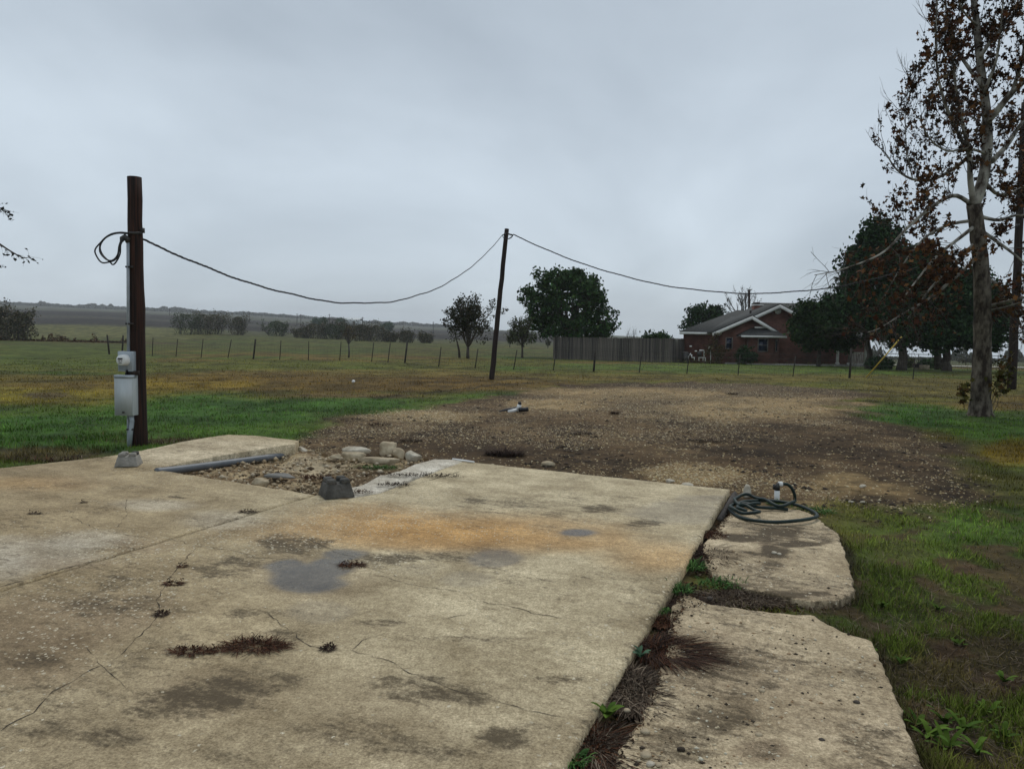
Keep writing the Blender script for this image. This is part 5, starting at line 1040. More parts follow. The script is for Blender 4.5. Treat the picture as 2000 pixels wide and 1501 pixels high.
# branch reaching in from the tree just outside the left edge
def edge_tree():
    rg = np.random.RandomState(88); Y = 13.; b = on_ground(-190, Y); rt = thing('edge_tree', 'tree outside the left edge whose leafy twigs reach into the sky', 'tree', b)
    P = smooth_path(np.array([b - [0, 0, .2], WP(-195, 700, Y), WP(-185, 500, Y), WP(-200, 300, Y), WP(-190, 150, Y)]), 16); paths = [(P, np.linspace(.17, .07, 16))]; tips = []
    for L in ([(-188, 520), (-120, 470), (-60, 455), (-20, 465), (20, 490), (45, 503), (58, 502)], [(-188, 460), (-110, 420), (-50, 405), (-10, 404), (6, 408)], [(-195, 380), (-130, 330), (-80, 330)], [(-188, 560), (-100, 540), (-30, 530), (-4, 520)]):
        q = smooth_path(np.array([WP(x, y, Y - .3) for x, y in L]), 20); paths.append((q, np.linspace(.035, .004, 20)))
        for k in range(18):
            i = rg.randint(6, 19); grow(rg, q[i], unit(q[min(i + 1, 19)] - q[i - 1]) + rg.normal(0, .5, 3) - [0, 0, .15], rg.uniform(.12, .3), .003, 0, paths, tips, up=-.1)
    tubes(paths, rt, 'trunk', MAT['bark']); tips = np.array(tips); V, Q, C = leaf_quads(tips[rg.randint(0, len(tips), 170)], .035, rg, np.array([.02, .022, .014]), aspect=.45); mesh_np('crown', V, Q, MAT['leaf'], rt, col=C)
edge_tree()

# ------------------------------------------------------------------ road and things under the oaks
ra, rb = on_ground(1640, 66), on_ground(2500, 66)
n = 60; xs = np.linspace(ra[0], rb[0], n); V = []
for x in xs:
    for y in (64.5, 70.5): V.append((x, y, gz(x, y) + .09))
Q = np.array([[2 * i, 2 * i + 2, 2 * i + 3, 2 * i + 1] for i in range(n - 1)])
MAT['road'] = mat('caliche_road', (.33, .3, .25), (.45, .42, .36), rough=.95, scale=1.5, bump=.1)
tag(mesh_np('road', np.array(V), Q, MAT['road']), 'pale caliche road beyond the oaks', kind='structure')
def bush(name, label, px, Y, tp, wd, cols, seed, leaf=.07, ncl=60, group=None):
    b = on_ground(px, Y); s = Y / F; _, by = proj(b); H = (by - tp) * s; c = b + [0, 0, H * .5]
    lob = [(c[0], Y, c[2], wd * s / 2, wd * s / 2.4, H * .5), (c[0] - wd * s * .2, Y, c[2] - H * .12, wd * s / 3, wd * s / 3, H * .36), (c[0] + wd * s * .2, Y, c[2] - H * .1, wd * s / 3, wd * s / 3, H * .36)]
    rg = np.random.RandomState(seed); rt = thing(name, label, 'bush', b, group); pts, ce = crown_points(lob, ncl, 26, .14, rg, .3); pts = pts[pts[:, 2] > b[2] - .02]
    m = MB()
    for k in range(7): q = ce[rg.randint(len(ce))]; m.tube([b - [0, 0, .1], (b + q) / 2 + rg.normal(0, .05, 3), q], [.025, .018, .006], 5)
    m.build('stems', MAT['bark'], rt); V, Q, C = leaf_quads(pts, leaf, rg, cols); mesh_np('foliage', V, Q, MAT['leaf'], rt, col=C)
bush('shrub', 'thin brownish autumn shrub against the left house wall', 1402, 56.5, 650, 48, np.array([[.07, .05, .02], [.05, .045, .02]]), 501, .06, 46)
bush('shrub', 'dark rounded shrub left of the bay window', 1456, 55.8, 676, 44, OAKD, 502, .08, 70)
bush('shrub', 'dark shrub at the right end of the porch rail', 1718, 47.5, 695, 46, OAKD, 503, .08, 70)
bush('shrub', 'low mounded shrub seen between the oak trunks', 1810, 56, 702, 34, OAK, 504, .08, 50)
bush('shrub', 'small yellowish green plant right of the thick oak trunk', 1775, 55, 700, 18, np.array([[.07, .08, .03]]), 505, .07, 26)
bush('shrub', 'grey green hazy bush beyond the forked oak', 1885, 110, 692, 30, GREY, 506, .12, 40)
# pump pipes and air conditioner by the wall
b = on_ground(1368, 57.0); rt = thing('pipe_manifold', 'cluster of white plastic pool pipes beside the house', 'pipes', b)
def wpipe(L, r=.045, nm='pipe', mt='white'):
    m = MB(); m.tube([WP(x, y, 57.0) for x, y in L], r, 8); m.build(nm, MAT[mt], rt)
for L in ([(1345, 704), (1345, 696), (1349, 690)], [(1351, 692), (1351, 698), (1356, 698), (1356, 703)], [(1365, 704), (1365, 698), (1373, 698), (1373, 704)], [(1366, 684), (1375, 684), (1375, 696)], [(1374, 698), (1377.5, 698), (1377.5, 705)], [(1357, 685.5), (1361, 685.5)]): wpipe(L)
m = MB(); m.tube([WP(1366, 695, 57), WP(1366, 686, 57)], [.2, .17], 12); m.build('filter_tank', MAT['metal'], rt)
m = MB(); m.box(WP(1349, 676, 57), (.15, .1, .1)); m.build('junction_box', MAT['white'], rt)
b = on_ground(1339, 57.3); rt = thing('air_conditioner', 'grey air conditioner box at the foot of the house corner', 'air conditioner', b); m = MB(); z0 = WP(1339, 702, 57.3)[2]; m.span(b[0] - .2, b[0] + .2, 57.1, 57.6, b[2] - .02, WP(1339, 687, 57.3)[2]); bo = m.build('casing', MAT['metal'], rt)
m = MB(); [m.box((b[0], 57.09, b[2] + .12 + k * .09), (.34, .02, .02)) for k in range(5)]; m.build('grille', MAT['frame'], bo)
b = on_ground(1388, 57.2); rt = thing('garden_lamp', 'thin white post with a small box head beside the autumn shrub', 'post', b); m = MB(); m.tube([b, WP(1388, 682, 57.2)], .04, 8); m.build('post', MAT['trim'], rt); m = MB(); m.box(WP(1387.5, 679, 57.2), (.26, .18, .2)); m.build('head', MAT['white'], rt)
b = on_ground(1801, 50); rt = thing('stone_planter', 'low tan stone planter on the grass under the oaks', 'planter', b); m = MB(); m.box(b + [0, 0, .15], (.75, .5, .36), .1); m.build('body', MAT['limestone'], rt); m = MB(); m.box(b + [-.32, .05, .28], (.4, .5, .28), .3); m.build('side_stone', MAT['bark'], rt)
b = on_ground(1690, 200); rt = thing('pipe_fence', 'thin pipe fence along the far side of the road', 'fence', on_ground(1800, 74))
m = MB(); pts = np.array([on_ground(px, 74) for px in np.linspace(1700, 2150, 30)]); [m.tube(pts + [0, 0, z], .03, 5) for z in (.6, 1.15)]; m.build('rail', MAT['metal'], rt)
for p in pts[::2]: m = MB(); m.tube([p - [0, 0, .1], p + [0, 0, 1.2]], .04, 6); m.build('post', MAT['metal'], rt)

# ------------------------------------------------------------------ rocks, blocks, pipes near the pit
def rock(name, label, c, size, mt, seed, cat='rock', group=None, rz=0., sub=3, rough=.22, sharp=.5, parent=None, point=0.):
    bm = bmesh.new(); bmesh.ops.create_icosphere(bm, subdivisions=sub, radius=1); V = np.array([v.co[:] for v in bm.verts]); Fc = np.array([[v.index for v in f.verts] for f in bm.faces]); bm.free()
    rg = np.random.RandomState(seed); V = np.sign(V) * np.abs(V) ** (1 - .45 * sharp); V = V / 1.25
    for k in range(9):     # chop flat facets
        d = unit(rg.normal(0, 1, 3)); h = rg.uniform(.42, .8); t = V @ d; V = V - np.outer(np.maximum(t - h, 0) * min(1, sharp * 1.9), d)
    nz_ = fbm(V[:, 0] * 2 + seed, V[:, 1] * 2 + V[:, 2] * 1.7, seed) - .5; nz2 = fbm(V[:, 0] * 6 + seed, V[:, 1] * 6 + V[:, 2] * 5, seed + 3) - .5
    V[:, :2] *= (1 - point * np.clip((V[:, 2:3] + 1) / 2, 0, 1)); V = V * (1 + rough * 1.6 * nz_ + rough * .5 * nz2)[:, None] * np.array(size); R = np.array([[math.cos(rz), -math.sin(rz), 0], [math.sin(rz), math.cos(rz), 0], [0, 0, 1]]); V = V @ R.T
    org = np.array(c, float)
    o = mesh_np(name, V + org, Fc, MAT[mt], parent=parent, origin=org if parent is None else None)
    if parent is None: tag(o, label, cat, group)
    return o
def R3(px, py, z=ZG): return at(px, py, z)
AZ = math.atan2(VD[1], VD[0])
def pier(px, py, s, label, mt1, mt2, rz, seed):
    c = at(px, py, 0.0) + [0, .12, 0]; rt = thing('pier_block', label, 'concrete block', c); w, t, h = .30 * s, .205 * s, .19 * s
    m = MB(); m.box(c + [0, 0, h * .36 + .003], (w, w, h * .72), rz, taper=(w - (w - t) * .72) / w); o = m.build('base', MAT[mt1], rt); bv = o.modifiers.new('b', 'BEVEL'); bv.width = .008; bv.segments = 2
    k = w - (w - t) * .72; q = k / 2 - .0465 * s
    for i, (a, b_) in enumerate(((-1, -1), (1, -1), (1, 1), (-1, 1))):
        dx_, dy_ = a * q, b_ * q; x = dx_ * math.cos(rz) - dy_ * math.sin(rz); y = dx_ * math.sin(rz) + dy_ * math.cos(rz); m = MB(); m.box(c + [x * .97, y * .97, h * .72 + h * .12 + .002], (.09 * s, .09 * s, h * .24), rz, taper=.88); o = m.build('corner_lug', MAT[mt1 if i != 2 else mt2], rt); bv = o.modifiers.new('b', 'BEVEL'); bv.width = .006
pier(651, 973, 1.0, 'dark concrete pier block at the near corner of the rubble pit', 'block', 'block', .5, 1)
pier(241, 912, .86, 'grey notched pier block on the left slab near the meter pole', 'block_pale', 'block', .25, 2)
m = MB(); m.tube(smooth_path([at(305, 921, -.01), at(345, 917, -.025), at(430, 906, -.05), at(540, 891, -.07), at(556, 888, -.08)], 24), .046, 14); P0 = at(430, 909, -.03)
tag(m.build('conduit_pipe', MAT['pvc'], origin=P0, smooth=True), 'long grey plastic conduit lying along the pit edge', 'pipe')
rock('flat_stone', 'flat grey tilted stone slab in the middle of the pit', at(545, 933, -.05) + [0, .1, 0], (.27, .16, .03), 'plate', 5, 'stone', rz=-.2, rough=.1)
rock('limestone_rock', 'small jagged pale stone beside the flat grey slab', at(507, 942, -.06), (.13, .08, .07), 'limestone', 6)
rock('limestone_rock', 'long low broken kerb stone at the left of the rock heap', at(686, 899, -.09) + [0, .12, .03], (.27, .12, .085), 'limestone', 7, rz=-.12, sharp=.8)
rock('limestone_rock', 'flat pale ledge stone along the foot of the rock heap', at(740, 908, -.09) + [0, .1, .03], (.38, .10, .07), 'limestone', 8, rz=-.2, sharp=.9)
rock('limestone_rock', 'white chipped stone lying on the left kerb stone', at(690, 893, -.05) + [0, .2, .06], (.24, .12, .08), 'limestone_white', 9)
rock('limestone_rock', 'tallest brown rounded rock of the heap', at(754, 893, -.09) + [0, .2, .08], (.17, .15, .16), 'limestone', 10, rough=.3)
rock('limestone_rock', 'rough brown rock between the tall rock and the white one', at(778, 897, -.09) + [0, .12, .06], (.13, .12, .11), 'limestone', 12, rough=.3)
rock('limestone_rock', 'white topped boulder at the right of the rock heap', at(806, 902, -.09) + [0, .08, .06], (.15, .13, .12), 'limestone_white', 13, rough=.25)
rock('limestone_rock', 'small broken stone at the left end of the kerb stone', at(655, 899, -.09) + [0, .1, .02], (.14, .09, .06), 'limestone', 14)
rock('limestone_rock', 'crumbled pale lump at the end of the raised slab', at(590, 880, -.06), (.12, .1, .08), 'limestone_white', 15)
rock('limestone_rock', 'lone flat tan stone at the far edge of the slab', at(1071, 912, ZG) + [0, .05, .03], (.12, .08, .05), 'limestone', 16)
rock('limestone_rock', 'pointed grey white stone standing behind the hose coil', at(1466, 975, ZG) + [0, .12, .06], (.10, .06, .11), 'limestone_white', 17, sharp=.3, point=.75)
for i, (px, py, s, lab) in enumerate([(1684, 951, .045, 'white oval stone on the bare soil right of the tap'), (1662, 981, .03, 'left of two small white stones near the grass edge'), (1686, 982, .035, 'right of two small white stones near the grass edge'), (1340, 952, .08, 'pale broken stone at the slab corner left of the hose'), (1310, 942, .06, 'pale chip beside the far right slab edge')]): rock('pale_stone', lab, at(px, py, ZG) + [0, 0, s * .3], (s * 1.3, s, s * .6), 'limestone_white', 30 + i, 'stone', sub=2)
for i, (px, py, s, mt, lab) in enumerate([(1260, 1431, .028, 'limestone', 'round tan pebble half in the brown weed tuft'), (1225, 1389, .022, 'limestone', 'tan pebble right of the lower broadleaf weed'), (1261, 1478, .032, 'limestone', 'largest tan pebble of the group at the bottom edge'), (1270, 1494, .024, 'limestone_white', 'pale pebble below the largest tan one'), (1286, 1495, .02, 'limestone', 'pinkish pebble at the bottom edge'), (1302, 1349, .018, 'limestone', 'brown pebble on the walk below the dark tuft'), (1488, 1350, .022, 'limestone', 'tan pebble in the middle of the long walk'), (1673, 1373, .02, 'bark', 'dark brown pebble near the right edge of the long walk'), (1482, 1436, .022, 'limestone', 'tan pebble above the round stain on the long walk'), (1512, 1081, .03, 'limestone_white', 'left of two round pebbles in the dark stain'), (1522, 1083, .025, 'limestone_white', 'right of two round pebbles in the dark stain'), (1477, 1417, .016, 'limestone', 'small brown pebble in the middle of the near walk'), (1605, 1446, .018, 'bark', 'dark pebble on the lower right of the walk'), (1330, 1465, .022, 'seam', 'black bark chip at the bottom of the walk'), (1386, 1170, .03, 'bark', 'brown stone at the top corner of the long walk'), (1515, 1312, .018, 'limestone_white', 'white pebble near the upper middle of the long walk')]): rock('pebble', lab, at(px, py, ZW) + [0, 0, s * .3], (s * 1.0, s * .8, s * .55), mt, 60 + i, 'pebble', sub=2, rough=.12, sharp=.2)
pb = at(900, 899, 0); m = MB(); m.bar(at(884, 896, .02), at(926, 902, .02), .018); tag(m.build('white_board', MAT['white'], origin=pb), 'thin white board at the far end of the pale strip', 'board')
b = at(690.5, 748, ZG); rock('white_ball', 'small white ball lying on the brown grass', b + [0, 0, .06], (.075, .075, .07), 'white', 3, 'ball', rough=.02, sharp=0)
# black pipe with white fitting
b = at(1005, 803, ZG); rt = thing('drain_pipe', 'black drain pipe with a white fitting lying on the gravel', 'pipe', b); Yd = b[1]
m = MB(); m.tube([WP(970, 806, Yd), WP(990, 801, Yd), WP(1014, 797, Yd)], [.03, .045, .05], 10); m.build('black_pipe', MAT['black'], rt, smooth=True)
m = MB(); m.tube([WP(993, 804, Yd - .2), WP(1012, 799.5, Yd - .1)], .04, 10); m.build('white_sleeve', MAT['white'], rt, smooth=True)
m = MB(); m.tube([WP(1013, 800, Yd - .2), WP(1032, 799, Yd - .2)], .05, 10); m.build('black_pipe', MAT['black'], rt, smooth=True)
m = MB(); m.tube([WP(1012, 798, Yd - .1), WP(1015, 790, Yd - .1)], .05, 10); m.build('white_elbow', MAT['white'], rt, smooth=True)
m = MB(); m.tube([WP(1015, 790, Yd - .1), WP(1015, 784.5, Yd - .1)], [.045, .035], 10); m.build('black_cap', MAT['black'], rt, smooth=True)

# ------------------------------------------------------------------ hose and tap
HS = lambda L, z=ZW + .02: np.array([at(1380 + x / 6.667, 920 + y / 6.667, z) for x, y in L])
big = [(470, 470), (420, 440), (480, 410), (620, 395), (800, 380), (1000, 388), (1200, 430), (1380, 510), (1440, 575), (1390, 620), (1200, 655), (900, 668), (620, 635), (430, 580), (330, 510), (300, 465), (340, 440), (420, 425), (560, 440), (660, 470), (900, 472), (1060, 480)]
mid = [(300, 460), (350, 500), (420, 520), (520, 535), (640, 548), (690, 530), (640, 495), (540, 460), (460, 445), (420, 430), (400, 460), (440, 500), (520, 520)]
sm = [(690, 420), (560, 440), (430, 425), (370, 390), (365, 350), (430, 318), (540, 312), (640, 330), (740, 372), (860, 420), (1000, 440), (1140, 410)]
P0 = at(1510, 1000, ZW); rt = thing('garden_hose', 'dark green garden hose coiled on the short walk piece', 'hose', P0)
cnt = [HS(big, ZW + .03), HS(mid, ZW + .05), HS(sm, ZW + .06)]
for k, L in enumerate(cnt):
    P = smooth_path(L, 120); P[:, 2] += .012 * np.sin(np.linspace(0, 17 + k * 5, len(P))); m = MB(); m.tube(P, .0165, 10); m.build('hose_loop', MAT['hose'], rt, smooth=True)
tb = at(1380 + 918 / 6.667, 920 + 385 / 6.667, ZG); Yt = tb[1]
WZ = lambda x, y: WP(1380 + x / 6.667, 920 + y / 6.667, Yt)
m = MB(); m.tube(smooth_path(np.array([WZ(1000, 165), WZ(1050, 170), WZ(1105, 215), WZ(1145, 300), WZ(1150, 370), WZ(1130, 430) - [0, .05, 0]]), 30), .0165, 10); m.build('hose_end', MAT['hose'], rt, smooth=True)
rt = thing('water_tap', 'white riser pipe with a metal tap feeding the hose', 'tap', tb)
m = MB(); m.tube([tb - [0, 0, .05], WZ(918, 240)], .028, 12); m.build('riser', MAT['white'], rt, smooth=True)
m = MB(); m.tube([WZ(918, 245), WZ(920, 200), WZ(935, 175), WZ(955, 165)], [.03, .028, .024, .02], 10); m.build('valve_body', MAT['metal'], rt, smooth=True)
m = MB(); m.tube([WZ(915, 205), WZ(885, 200)], .008, 6); m.tube([WZ(878, 170), WZ(876, 235)], .012, 8); m.build('handle', MAT['metal'], rt)
m = MB(); m.tube([WZ(940, 165), WZ(985, 165)], .028, 12); m.build('coupling', MAT['white'], rt, smooth=True)
# timber edging along the slab by the hose
m = MB(); e0, e1 = UV(.02, -.06), UV(1.25, -.05); m.bar(np.append(e0, -.04), np.append(e1, -.04), .045); tag(m.build('edging_board', MAT['picket'], origin=np.append(e0, -.05)), 'old grey edging board along the slab beside the hose', 'board')

# ------------------------------------------------------------------ weeds
def blade_strip(base, dirs, L, w, lift, curl, rg, cols, nseg=4):
    n = len(base); t = np.linspace(0, 1, nseg + 1); side = np.cross(dirs, [0, 0, 1.]); side /= np.linalg.norm(side, axis=1, keepdims=True) + 1e-9
    P = base[:, None, :] + dirs[:, None, :] * (L[:, None] * t)[..., None]; P[:, :, 2] += (lift[:, None] * L[:, None] * np.sin(t * math.pi * curl[:, None]) * .8)
    ww = w[:, None] * (np.sin(np.clip(t * .85 + .12, 0, 1) * math.pi) ** .7); ww[:, -1] = 0.0005
    V = np.stack([P - side[:, None, :] * ww[..., None], P + side[:, None, :] * ww[..., None]], 2).reshape(-1, 3); k = 2 * (nseg + 1); i = np.arange(nseg) * 2
    q = np.stack([i, i + 1, i + 3, i + 2], -1); Q = (np.arange(n)[:, None, None] * k + q[None]).reshape(-1, 4); return V, Q, np.repeat(cols, k, 0)
def tuft(name, label, px, py, rx, ry, n, L, cols, seed, z=0.0, w=.0022, lift=(.1, .9), cat='weed', group=None, stem=True, dz=.35, bias=0.):
    """rx, ry: spread of the roots in metres; blades splay outward"""
    rg = np.random.RandomState(seed); c = at(px, py, z); th = rg.uniform(0, 2 * math.pi, n); r = np.sqrt(rg.rand(n)); base = np.stack([c[0] + rx * r * np.cos(th), c[1] + ry * r * np.sin(th), np.full(n, z + .002)], 1)
    th2 = th + rg.normal(0, .9, n); d = np.stack([np.cos(th2), np.sin(th2), rg.uniform(.0, dz, n)], 1); d[:, :2] -= VD * bias; LL = L * rg.uniform(.35, 1.25, n); cc = np.asarray(cols)[rg.randint(0, len(cols), n)] * rg.uniform(.6, 1.4, (n, 1))
    V, Q, C = blade_strip(base, d, LL, np.full(n, w) * rg.uniform(.6, 1.4, n), rg.uniform(*lift, n), rg.uniform(.55, .95, n), rg, cc); V[:, 2] = np.maximum(V[:, 2], z + .002)
    rt = thing(name, label, cat, c, group); mesh_np('blades', V, Q, MAT['leaf'], rt, col=C)['kind'] = 'stuff'
    nl = max(12, n // 3); q = base[rg.randint(0, n, nl)] + np.stack([rg.normal(0, L * .25, nl), rg.normal(0, L * .25, nl), rg.uniform(.005, .03, nl)], 1); V, Q, C = leaf_quads(q, w * 3.2, rg, np.asarray(cols)); mesh_np('debris', V, Q, MAT['leaf'], rt, col=C)['kind'] = 'stuff'; return rt
RED = np.array([[.07, .028, .016], [.045, .022, .014], [.03, .018, .012], [.085, .04, .02]]); DRY = np.array([[.05, .035, .024], [.09, .065, .045], [.03, .022, .016], [.16, .125, .09]]); GRN = np.array([[.05, .11, .03], [.07, .14, .035], [.035, .085, .022]])
DK = np.array([[.03, .018, .014], [.02, .013, .01], [.045, .026, .018]])
for k, a in enumerate([(500, 1262, .15, .055, 260, .10, RED, 'large dead red brown weed in the crack on the slab'), (372, 1272, .09, .03, 120, .06, RED, 'smaller dead weed left of the large one in the crack'), (430, 1268, .05, .02, 50, .05, RED, 'thin dead weed joining the two clumps in the crack'), (640, 1266, .035, .03, 80, .03, DK, 'small round dark moss clump in the crack junction'), (338, 1140, .06, .03, 80, .04, RED, 'red brown weed clump halfway up the long crack'), (316, 1199, .035, .03, 60, .035, DK, 'small dark weed lower on the long crack'), (357, 1106, .03, .02, 45, .03, RED, 'tiny weed at the top of the long crack'), (688, 1104, .09, .03, 140, .05, RED, 'reddish weed at the right rim of the puddle'),
               (68, 1003, .05, .02, 50, .03, DK, 'tiny dark debris clump on the far left slab'), (485, 1000, .08, .025, 70, .05, DK, 'dark dry weed along the joint on the left slab'), (164, 981, .03, .015, 30, .03, DK, 'tiny dark speck of debris on the left slab')]):
    tuft('crack_weed', a[7], *a[:4], int(a[4] * 1.6), a[5], a[6], 600 + k, z=.001, w=.0020, lift=(0, .12), dz=.12)
for k, a in enumerate([(1160, 1462, .10, .10, 520, .15, np.vstack([RED, DRY]), 'bushy red brown dead tuft at the bottom slab edge', -.06), (1233, 1350, .09, .20, 620, .13, DRY, 'pile of dry grey straw in the gap beside the slab', -.05), (1285, 1272, .10, .09, 520, .19, np.vstack([DK, RED]), 'dark spiky dead tuft spreading over the walk', -.05), (1290, 1216, .06, .06, 200, .06, RED, 'bright rusty clump in the gap above the dark tuft', -.05), (1392, 1046, .09, .10, 320, .06, RED, 'rusty red moss clump at the slab edge near the hose', -.04), (1385, 1085, .12, .2, 420, .16, DK, 'dark dead weeds in the gap below the rusty moss', -.06), (1345, 1185, .10, .09, 220, .10, DK, 'dark dry weeds at the top corner of the long walk', -.06), (1440, 1170, .3, .12, 420, .10, DRY, 'dry brown litter in the break between the walk pieces', -.07)]):
    tuft('dead_tuft', a[7], *a[:4], int(a[4] * 3), a[5] * 1.0, a[6], 640 + k, z=a[8], w=.0018, lift=(.0, .16), dz=.10, bias=(.35, .15, .7, 0, .2, .35, .3, 0)[k])
for k, a in enumerate([(985, 890, .26, .12, 700, .16, DK, 'dark dead bush lying at the far edge of the slab', ZG), (1200, 808, .10, .08, 160, .14, DK, 'small dark clump standing on the gravel', ZG), (800, 862, .16, .12, 200, .13, DRY, 'grey dry weed on the soil behind the rock heap', ZG), (1140, 848, .2, .15, 180, .11, DRY, 'thin dry weed in the middle of the bare soil', ZG), (1430, 770, .2, .15, 200, .12, DK, 'dark weed patch on the far gravel', ZG), (622, 934, .22, .09, 260, .06, RED, 'reddish weeds in the pit behind the near pier block', -.07), (745, 914, .25, .08, 260, .05, GRN, 'green moss strip at the foot of the rock heap', -.08), (825, 930, .5, .05, 220, .07, DK, 'dark dry weeds along the joint of the pale strip', 0.0), (770, 948, .16, .05, 120, .06, DK, 'dark weed sprig crossing the pale strip joint', 0.0), (700, 962, .16, .06, 120, .04, RED, 'brown moss beside the near pier block', 0.0), (740, 830, .22, .15, 150, .1, DK, 'dark clods and weeds left of the gravel band', ZG), (1380, 862, .35, .12, 240, .1, DRY, 'low dry weeds across the right of the bare soil', ZG), (1710, 785, .5, .2, 200, .14, DRY, 'dry weeds on the soil left of the sycamore', ZG)]):
    tuft('dry_weed', a[7], *a[:6], a[6], 680 + k, z=a[8], w=.003, lift=(.05, .6), dz=.3)
for k, a in enumerate([(350, 868, .8, .05, 240, .12, np.vstack([DRY, RED]), 'dry reddish grass fringe between the meter pole and slab', ZG), (120, 902, .8, .08, 260, .10, np.vstack([DRY, RED]), 'dry reddish grass fringe along the left slab edge', ZG)]):
    tuft('dry_grass', a[7], *a[:6], a[6], 720 + k, z=a[8], w=.004, lift=(.2, 1.0))
def broadleaf(label, px, py, n, L, cols, seed, z, w=.016, group=None):
    rg = np.random.RandomState(seed); c = at(px, py, z); rt = thing('broadleaf_weed', label, 'weed', c, group)
    for k in range(n):
        th = k * 2.399 + rg.uniform(-.3, .3); d = np.array([[math.cos(th), math.sin(th), rg.uniform(.25, .8)]]); V, Q, C = blade_strip(c[None] + rg.normal(0, .006, (1, 3)) * [1, 1, 0], d, np.array([L * rg.uniform(.6, 1.15)]), np.array([w * rg.uniform(.8, 1.25)]), np.array([rg.uniform(.1, .4)]), np.array([.9]), rg, (np.array(cols)[rg.randint(len(cols))] * rg.uniform(.8, 1.25))[None], 6)
        mesh_np('leaf', V, Q, MAT['leaf'], rt, col=C)
LG = np.array([[.06, .105, .014], [.075, .125, .018], [.045, .085, .013]]); BG = np.array([[.06, .11, .065], [.05, .1, .055]])
broadleaf('bright green broadleaf weed at the lower slab edge', 1184, 1398, 9, .08, LG, 801, -.03, .015)
broadleaf('small blue green weed in the gap under the dark tuft', 1252, 1280, 8, .055, BG, 802, -.02, .011)
for k, (px, py, n, L, lab) in enumerate([(1812, 1440, 9, .22, 'large leafy weed near the bottom of the lawn'), (1850, 1462, 9, .2, 'leafy weed just right of the large one at the bottom'), (1790, 1415, 8, .17, 'leafy weed touching the walk edge near the bottom'), (1880, 1425, 8, .18, 'leafy weed at the bottom right of the lawn'), (1845, 1410, 8, .17, 'leafy weed behind the large one at the bottom'), (1760, 1295, 7, .12, 'pale blue green weed by the corner of the long walk'), (1925, 1390, 7, .15, 'weed rosette on the brown soil at the right edge'), (1725, 1185, 8, .12, 'weed beside the break between the walk pieces'), (1830, 1190, 8, .12, 'weed in the middle of the right lawn'), (1960, 1330, 8, .14, 'weed at the right edge above the brown soil'), (1870, 1260, 8, .11, 'round weed right of the long walk corner'), (1700, 1270, 7, .10, 'dark green weed at the shoulder of the long walk'), (1905, 1470, 8, .17, 'leafy weed in the bottom right corner'), (1960, 1440, 8, .15, 'leafy weed at the lower right edge')]):
    broadleaf(lab, px, py, n, L * .45, LG * (.85 if k % 3 else 1), 820 + k, ZG, .0105 if k != 5 else .009)
for k, (px, py, rx, ry, n, L, lab, z) in enumerate([(1326, 1156, .07, .07, 160, .11, 'green grass sprig in the gap at the slab corner', -.06), (1353, 1110, .07, .09, 160, .12, 'green grass clump in the gap below the rusty moss', -.06), (1410, 1145, .16, .08, 240, .09, 'green weeds in the break between the walk pieces', -.07), (1118, 1488, .06, .05, 110, .08, 'small green sprig at the bottom slab edge', -.05), (1290, 1195, .04, .05, 60, .06, 'tiny green sprig above the rusty clump', -.05), (1525, 988, .14, .08, 200, .10, 'green grass growing through the hose coil', ZG), (1590, 1000, .2, .14, 260, .10, 'green grass at the right end of the hose coil', ZG)]):
    tuft('grass_clump', lab, px, py, rx, ry, n, L * .62, GRN, 860 + k, z=z, w=.0028, lift=(.2, .8), cat='grass')

# ------------------------------------------------------------------ grass, gravel and litter (nobody could count them)
ALLP = [MAIN, LEFT, WALK1, WALK2, STRIP, PIT]
def scatter(n, seed, y0, y1, x0=-150, x1=2150, pw=1.0):
    rg = np.random.RandomState(seed); px = rg.uniform(x0, x1, n); py = y0 + (y1 - y0) * rg.rand(n) ** pw
    d = cf[None] + ((px - 1000) / F)[:, None] * cr[None] - ((py - 750.5) / F)[:, None] * cu[None]; P = CAM + d * ((ZG - EYE) / d[:, 2])[:, None]
    ok = (d[:, 2] < -.02)
    for pl in ALLP:
        s, _ = poly_sdf(P[:, :2], pl); ok &= s > .015
    P = P[ok]; nz_ = (fbm(P[:, 0] * 2.5, P[:, 1] * 2.5, 41) - .5) * .045 + (fbm(P[:, 0] * .5, P[:, 1] * .5, 43) - .5) * .05; P[:, 2] += nz_
    return P, rg
